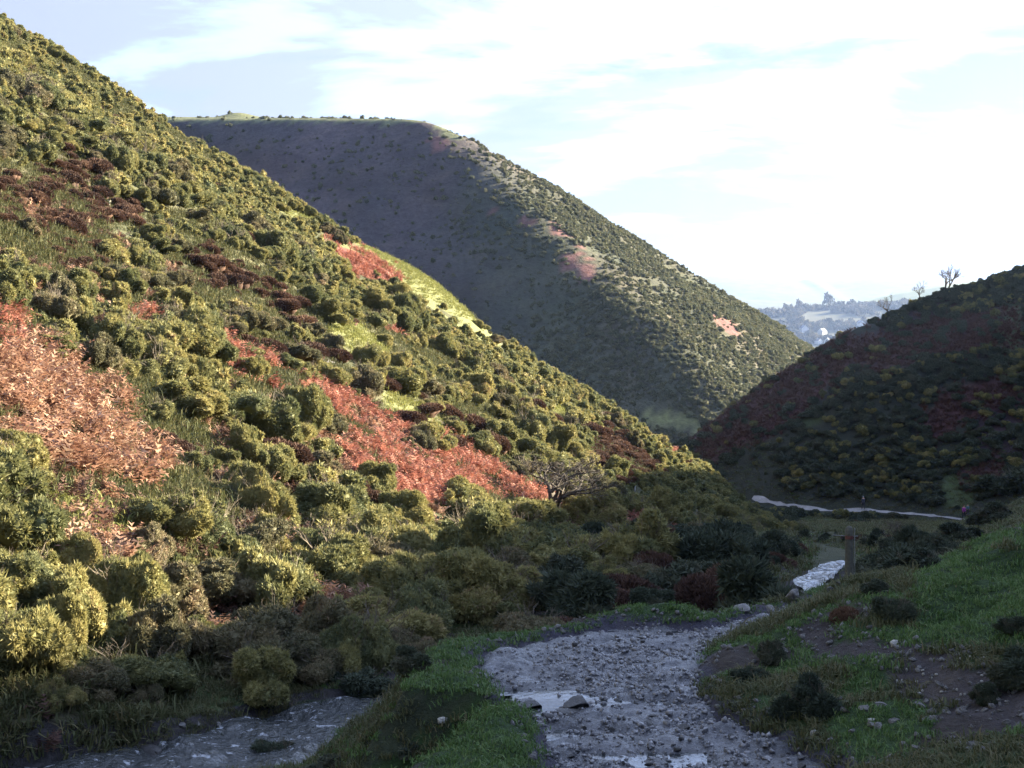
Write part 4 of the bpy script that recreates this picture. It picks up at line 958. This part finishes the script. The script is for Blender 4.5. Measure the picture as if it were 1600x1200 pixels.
# ------------------------------------------------------------------ bare trees
def bare_tree(name, base, height, lean, seed, label, trunks=1, levels=5, spread=.55, cat='tree', thick=.035):
    g = random.Random(seed); root = empty(name, base); tag(root, label, cat); tr = MB(); cr = MB()
    def grow(p, d, l, r, lev):
        pts = [p]; rad = [r]; q = p; dd = d
        for i in range(3):
            dd = (dd+Vector((g.gauss(0, .16), g.gauss(0, .16), g.gauss(.02, .1)))).normalized(); q = q+dd*l/3; pts.append(q); rad.append(r*(1-.16*(i+1)))
        (tr if lev >= levels-1 else cr).tube(pts, rad, 6 if lev >= levels-1 else (4 if lev > 1 else 3), False)
        if lev <= 0: return
        for k in range(3 if lev > 1 else 4):
            s = pts[-1] if k < 2 else pts[2 if k == 2 else 1]
            nd_ = (dd+Vector((g.gauss(0, spread), g.gauss(0, spread), g.gauss(0.08, .35)))+lean*.12).normalized()
            grow(s, nd_, l*g.uniform(.58, .82), max(r*.58, .006*height*.35), lev-1)
    for t in range(trunks):
        a = g.uniform(0, 6.28); grow(Vector((math.cos(a)*.15*(trunks > 1), math.sin(a)*.1*(trunks > 1), -.15)), (Vector((g.gauss(0, .25), g.gauss(0, .2), 1))+lean).normalized(), height*.34, height*thick, levels)
    mobj('trunk', tr.mesh('trunk', M_BARK, True), root); mobj('crown', cr.mesh('crown', M_BARK), root); return root
q = hit(858, 806); print('tree', q)
bare_tree('hawthorn_tree', q, 4.0, Vector((.35, 0, 0)), 5, 'bare twisted hawthorn in front of the red bracken on the left slope', 2, 6, .68, thick=.046).scale = (1.3, 1.2, .95)
def ridge_hit(px, lo=205, hi=262):
    s = (px-CX)/F; Y = np.linspace(lo, hi, 400); z = H(s*Y, Y); k = np.argmax(z/Y); return np.array((s*Y[k], Y[k], z[k]))
bare_tree('skyline_tree', ridge_hit(1396), 4.0, Vector((-.2, 0, 0)), 11, 'small bare tree lowest on the right-hand skyline', 1, 5, .5)
bare_tree('skyline_tree', ridge_hit(1440), 3.6, Vector((-.1, 0, 0)), 12, 'faint bare tree in the middle of the right-hand skyline trees', 1, 5, .5)
bare_tree('skyline_tree', ridge_hit(1476), 5.6, Vector((.1, 0, 0)), 14, 'largest bare tree on the right-hand skyline', 2, 5, .5)
q = hit(1400, 868)
x_, y_ = (1400-CX)/F*62, 62.0
bare_tree('bare_shrub', (x_, y_, float(H(np.array([x_]), np.array([y_]))[0])), 1.5, Vector((0, 0, 0)), 15, 'grey leafless thicket behind the wooden post', 6, 4, .7, 'bush', .018)

# ------------------------------------------------------------------ wooden post
M_POST = mat_plain('weathered_wood', (0.050, 0.052, 0.044), (0.115, 0.112, 0.095), 14, .9, .01)
M_RED = mat_plain('faded_red_paint', (0.09, 0.035, 0.032), (0.13, 0.05, 0.045), 20, .6)
M_METAL = mat_plain('dull_metal', (0.16, 0.16, 0.16), (0.28, 0.28, 0.27), 20, .5)
q = P(1327, 945, 28.5); gz = float(H(np.array([q[0]]), np.array([q[1]]))[0]); top = (HY-822)/F*28.5
post = empty('wooden_post', (q[0], q[1], gz)); tag(post, 'weathered wooden post with a red band standing above the shrubs', 'post')
Hp = top-gz; mb = MB()
n = 10; prof = [(0, .082), (Hp*.4, .079), (Hp-.24, .075)]
mb.tube([(0, 0, -.3)]+[(0, 0, a) for a, _ in prof], [.084]+[b for _, b in prof], n); mobj('shaft', mb.mesh('shaft', M_POST), post)
mb = MB(); mb.tube([(0, 0, Hp-.236), (0, 0, Hp-.175)], [.078, .078], n); mobj('band', mb.mesh('band', M_RED), post)
mb = MB(); mb.tube([(0, 0, Hp-.172), (0, 0, Hp-.07), (0, 0, Hp-.03), (0, 0, Hp)], [.074, .072, .06, .03], n); mobj('cap', mb.mesh('cap', M_POST), post)
mb = MB(); mb.tube([(-.30, .0, Hp-.165), (0, .0, Hp-.19), (.16, .0, Hp-.185)], [.007, .008, .007], 6); mobj('bracket', mb.mesh('bracket', M_METAL), post)
mb = MB(); mb.tube([(.094, -.02, Hp-.03), (.097, -.02, Hp*.5), (.098, -.02, .1)], [.007]*3, 6); mobj('wire', mb.mesh('wire', M_METAL), post)

# ------------------------------------------------------------------ walkers
def skinned(name, verts, edges, radii, mat, sub=1):
    me = bpy.data.meshes.new(name); me.from_pydata(verts, edges, []); o = bpy.data.objects.new(name, me); COL.objects.link(o)
    o.modifiers.new('skin', 'SKIN'); ss = o.modifiers.new('sub', 'SUBSURF'); ss.levels = sub; ss.render_levels = sub
    for v, r in zip(me.skin_vertices[0].data, radii): v.radius = (r, r) if not isinstance(r, tuple) else r
    me.skin_vertices[0].data[0].use_root = True
    dg = bpy.context.evaluated_depsgraph_get(); m2 = bpy.data.meshes.new_from_object(o.evaluated_get(dg)); bpy.data.objects.remove(o)
    m2.materials.clear(); m2.materials.append(mat); m2.polygons.foreach_set('use_smooth', np.ones(len(m2.polygons), bool)); return m2
def person(loc, heading, height, jacket, trousers, label, hair=(0.05, 0.03, 0.02), stride=.16):
    k = height/1.75; root = empty('person', loc); root.rotation_euler = (0, 0, heading); root.scale = (k, k, k); tag(root, label, 'person')
    MJ = mat_plain('jacket', tuple(c*.8 for c in jacket), jacket, 10, .8); MT = mat_plain('trousers', tuple(c*.8 for c in trousers), trousers, 10, .85)
    MS = mat_plain('skin', (.45, .26, .19), (.52, .31, .23), 10, .6); MH = mat_plain('hair', tuple(c*.7 for c in hair), hair, 10, .7)
    s = stride
    body_v = [(0, 0, .96), (0, 0, 1.2), (0, 0, 1.42), (0, .01, 1.5), (0, .02, 1.56), (0, .03, 1.64), (0, .02, 1.71), (-.19, 0, 1.4), (-.25, -.06, 1.12), (-.24, .06, .88), (-.235, .09, .80), (.19, 0, 1.4), (.25, .08, 1.13), (.24, .2, .92), (.235, .23, .84),
              (-.1, 0, .9), (-.11, s*.6, .5), (-.11, s, .08), (-.11, s+.14, .04), (.1, 0, .9), (.11, -s*.3, .5), (.11, -s, .10), (.11, -s+.13, .04)]
    body_e = [(0, 1), (1, 2), (2, 3), (3, 4), (4, 5), (5, 6), (2, 7), (7, 8), (8, 9), (9, 10), (2, 11), (11, 12), (12, 13), (13, 14), (0, 15), (15, 16), (16, 17), (17, 18), (0, 19), (19, 20), (20, 21), (21, 22)]
    body_r = [.13, .125, .12, .055, .075, .095, .06, .055, .042, .034, .03, .055, .042, .034, .03, .085, .058, .042, .035, .085, .058, .042, .035]
    mobj('body', skinned('body', body_v, body_e, body_r, MS), root)
    jv = [body_v[i] for i in (0, 1, 2, 7, 8, 9, 11, 12, 13)]; jv[0] = (0, 0, .86)
    mobj('jacket', skinned('jacket', jv, [(0, 1), (1, 2), (2, 3), (3, 4), (4, 5), (2, 6), (6, 7), (7, 8)], [.19, .165, .15, .08, .062, .052, .08, .062, .052], MJ), root)
    tv = [body_v[i] for i in (0, 15, 16, 17, 19, 20, 21)]
    mobj('trousers', skinned('trousers', tv, [(0, 1), (1, 2), (2, 3), (0, 4), (4, 5), (5, 6)], [.15, .105, .075, .06, .105, .075, .06], MT), root)
    v, f = ico(2); hv = v*np.array((.098, .108, .12))+np.array((0, .0, 1.655)); kf = [t for t in f.tolist() if hv[t][:, 2].mean() > 1.63+0.5*max(0, hv[t][:, 1].mean())]
    mobj('hair', mesh_np('hair', hv, np.array(kf), MH, True), root)
    for sx, fy in ((-.11, s+.05), (.11, -s+.05)):
        mb = MB(); mb.box(sx-.05, sx+.05, fy-.10, fy+.17, -.01, .09); mobj('shoe', mb.mesh('shoe', MH), root)
    return root
def on_path(px, off=0.0):
    best = min((abs(CX+F*p.x/p.y-px), p) for a, b in zip(WPATH[:-1], WPATH[1:]) for p in [a.lerp(b, i/20) for i in range(20)])[1] if False else None
    c = [a.lerp(b, i/20) for a, b in zip(WPATH[:-1], WPATH[1:]) for i in range(20)]; p = min(c, key=lambda p: abs(CX+F*p.x/p.y-px))
    return (p.x, p.y+off, float(H(np.array([p.x]), np.array([p.y+off]))[0])+.11)
person(on_path(1508), R(200), 1.75, (.30, .05, .26), (.02, .02, .03), 'walker in a purple jacket and dark trousers on the pale path')
person(on_path(1519, 2.0), R(190), 1.35, (.06, .14, .17), (.05, .05, .07), 'smaller walker in a dark teal top just behind the purple one', stride=.12)
person(on_path(1349), R(20), 1.7, (.05, .06, .09), (.03, .03, .04), 'walker in dark clothes alone by the bend of the pale path', (.25, .28, .33))

# ------------------------------------------------------------------ distance: wooded slope with houses, fields, blue ridges
def far_sheet(name, prof, Y0, Y1, zfoot, label, col, col2, noise_amp, bumps=0.5, depth=None):
    """a hill whose crest passes through the listed sight lines at distance Y1"""
    px = np.array([q[0] for q in prof], float); py = np.array([q[1] for q in prof], float)
    xw = np.linspace((px[0]-CX)/F*Y1, (px[-1]-CX)/F*Y1, 260); zr = np.interp(xw, (px-CX)/F*Y1, (HY-py)/F*Y1)
    ts = np.concatenate([np.linspace(0, 1, 26), np.linspace(1.05, 1.6, 8)]); V = []
    for t in ts:
        yy = Y0+(Y1-Y0)*t; k = min(t, 1.0); k = k*k*(3-2*k)*.5+k*.5
        z = zfoot+(zr-zfoot)*k - max(0, t-1)*(Y1-Y0)*.25
        z = z+fbm(xw, np.full_like(xw, yy), (Y1-Y0)*.3, 4, 900)*noise_amp*(1-min(1, max(0, t))**6 if t <= 1 else 0)
        V.append(np.column_stack([xw, np.full_like(xw, yy), z]))
    V = np.concatenate(V); nx = len(xw); i, j = np.meshgrid(np.arange(nx-1), np.arange(len(ts)-1)); a = (j*nx+i).ravel()
    m = mat_plain(name+'_cover', col, col2, .012, .95)
    return tag(mobj(name, mesh_np(name, V, np.stack([a, a+1, a+nx+1, a+nx], 1), m, True)), label, kind='structure'), V.reshape(len(ts), nx, 3)
MIDP = [(700, 500), (1000, 492), (1130, 488), (1180, 491), (1240, 486), (1290, 482), (1340, 480), (1420, 474), (1500, 478), (1700, 470), (2000, 480)]
mid, MV = far_sheet('wooded_slope', MIDP, 3300, 4200, -160, 'hazy wooded slope with a few houses', (.05, .055, .035), (.09, .085, .05), 5)
far_sheet('field_hill', [(1180, 500), (1300, 484), (1350, 470), (1400, 459), (1470, 446), (1550, 436), (1620, 430), (1800, 420), (2200, 430)], 4600, 5400, -150, 'pale sunlit field hill on the horizon at the right', (.13, .16, .055), (.19, .20, .08), 6)
far_sheet('far_ridge', [(500, 470), (900, 468), (1100, 470), (1160, 468), (1230, 472), (1330, 470), (1500, 476), (2000, 480)], 6000, 7000, -150, 'low blue wooded ridge in the distance', (.05, .06, .04), (.09, .10, .05), 10)
far_sheet('blue_ridge', [(300, 440), (800, 428), (1000, 434), (1110, 431), (1160, 434), (1245, 439), (1262, 436), (1280, 440), (1340, 436), (1430, 431), (1500, 436), (1700, 440), (2200, 446)], 8000, 10000, -150, 'palest blue ridge along the horizon', (.05, .065, .045), (.09, .10, .06), 12)
mb = MB(); mb.add([(-6000, -200, -162), (6000, -200, -162), (6000, 11500, -162), (-6000, 11500, -162)], [(0, 1, 2, 3)])
tag(mobj('distant_ground', mb.mesh('distant_ground', mat_plain('plain_ground', (.06, .07, .035), (.10, .11, .05), .01, .95))), 'low ground far below the valley', kind='structure')
def mid_at(px, py):
    t = (HY-py)/F; s = (px-CX)/F; best = None
    for row in MV[:26]:
        Yq = row[0, 1]; zz_ = np.interp(s*Yq, row[:, 0], row[:, 2])
        if zz_ >= t*Yq: return np.array((s*Yq, Yq, zz_))
    row = MV[25]; return np.array((s*row[0, 1], row[0, 1], np.interp(s*row[0, 1], row[:, 0], row[:, 2])))
M_WALL = mat_plain('white_render', (.42, .41, .40), (.54, .53, .51), .3, .8); M_SLATE = mat_plain('slate_roof', (.10, .10, .12), (.17, .17, .19), .5, .7); M_GLASS = mat_plain('dark_pane', (.02, .02, .03), (.04, .04, .05), 1, .2)
def house(px, py, w, d, h, rot, label):
    q = mid_at(px, py); root = empty('house', q); root.rotation_euler = (0, 0, rot); tag(root, label, 'house')
    mb = MB(); mb.box(-w/2, w/2, -d/2, d/2, -4, h); mb.add([(-w/2, -d/2, h), (w/2, -d/2, h), (0, -d/2, h+w*.45), (-w/2, d/2, h), (w/2, d/2, h), (0, d/2, h+w*.45)], [(0, 1, 2), (5, 4, 3)])
    wl = mobj('wall', mb.mesh('wall', M_WALL), root)
    mb = MB(); o = .4
    for sx in (-1, 1):
        mb.add([(sx*(w/2+o), -d/2-o, h-o*.9), (sx*(w/2+o), d/2+o, h-o*.9), (0, d/2+o, h+w*.45), (0, -d/2-o, h+w*.45), (sx*(w/2+o), -d/2-o, h-o*.9+.3), (sx*(w/2+o), d/2+o, h-o*.9+.3), (0, d/2+o, h+w*.45+.3), (0, -d/2-o, h+w*.45+.3)],
               [(0, 1, 2, 3), (4, 5, 6, 7), (0, 4, 5, 1), (3, 2, 6, 7), (0, 3, 7, 4), (1, 5, 6, 2)])
    rf = mobj('roof', mb.mesh('roof', M_SLATE), root); mb = MB(); mb.box(-.5, .5, d*.25, d*.25+1, h+w*.3, h+w*.45+1.6); mobj('chimney', mb.mesh('chimney', M_WALL), rf)
    for wx in (-w*.25, w*.25):
        for wz in (.8, h-1.9):
            mb = MB(); mb.box(wx-.5, wx+.5, -d/2-.05, -d/2+.05, wz, wz+1.3); mobj('window', mb.mesh('window', M_GLASS), root)
    return root
house(1256, 522, 19, 20, 9, .2, 'white gabled house standing highest among the hazy trees')
house(1285, 524, 16, 17, 7, -.9, 'pale house just right of the white gabled house')
house(1313, 527, 18, 14, 7, 1.1, 'pale house nearest the shaded right hillside')
house(1279, 542, 13, 14, 7, .5, 'small pale house low in the gap between the hills')
house(1293, 537, 14, 15, 7, -.4, 'white house above the small low house in the gap')
house(1345, 512, 15, 16, 7, .3, 'pale house half hidden behind the skyline of the right hillside')
WOODM = mat_foliage('wood_crown', [(0, (.045, .048, .030)), (.5, (.075, .068, .042)), (1, (.12, .10, .065))], .7)
CROWN = [gorse_mesh('crown_%d' % i, 950+i, 7, 120, 3, WOODM, 1.2, .3, .85, .3, 1, 2) for i in range(3)]
n = 5000; r_ = rng.integers(2, 26, n); c_ = rng.integers(90, 190, n); pts = MV[r_, c_]+rng.uniform(-14, 14, (n, 3))*np.array((1, 1, 0)); px, py = proj(pts[:, 0], pts[:, 1], pts[:, 2])
ok = (px > 1080) & (px < 1500) & (fbm(pts[:, 0], pts[:, 1], 90, 3, 955) > -.12); pts = pts[ok]
hs = np.array([o.location[:2] for o in scene.objects if o.name.startswith('house')]); pts = pts[(np.linalg.norm(pts[:, None, :2]-hs[None]-np.array((0, -22)), axis=2) > 30).all(1)]
scatter('distant_wood', pts, rz(len(pts), .05), sc3(rng.uniform(6, 12, len(pts)), 1.2), protos('wd', CROWN), 'hazy blue-grey wood on the distant slope')
for px_, h_, lab in [(1296, 44, 'tallest hazy tree rising above the distant wood'), (1250, 32, 'hazy round tree left of the tallest distant one'), (1228, 24, 'leftmost hazy tree standing above the distant wood')]:
    q = mid_at(px_, 400); root = empty('distant_tree', q); tag(root, lab, 'tree')
    mb = MB(); mb.tube([(0, 0, -1), (0, 0, h_*.5)], [.5, .3], 6); mobj('trunk', mb.mesh('trunk', M_BARK), root)
    o = mobj('crown', CROWN[0], root, (0, 0, h_*.25)); o.scale = (h_*.34, h_*.34, h_*.62)

for (noun, where), objs in POOLS.items(): single_out(objs, noun, where)
# ------------------------------------------------------------------ haze
mb = MB(); mb.box(-8000, 8000, -260, 12500, -164, 260)
hm = bpy.data.materials.new('haze'); hm.use_nodes = True; nt = hm.node_tree; nt.nodes.clear(); mo = nt.nodes.new('ShaderNodeOutputMaterial'); pv = nt.nodes.new('ShaderNodeVolumePrincipled')
pv.inputs['Color'].default_value = (.40, .57, 1, 1); pv.inputs['Density'].default_value = 0.000042; pv.inputs['Anisotropy'].default_value = .45
nt.links.new(pv.outputs[0], mo.inputs['Volume'])
hz = tag(mobj('haze', mb.mesh('haze', hm)), 'pale blue haze filling the valley', kind='stuff')
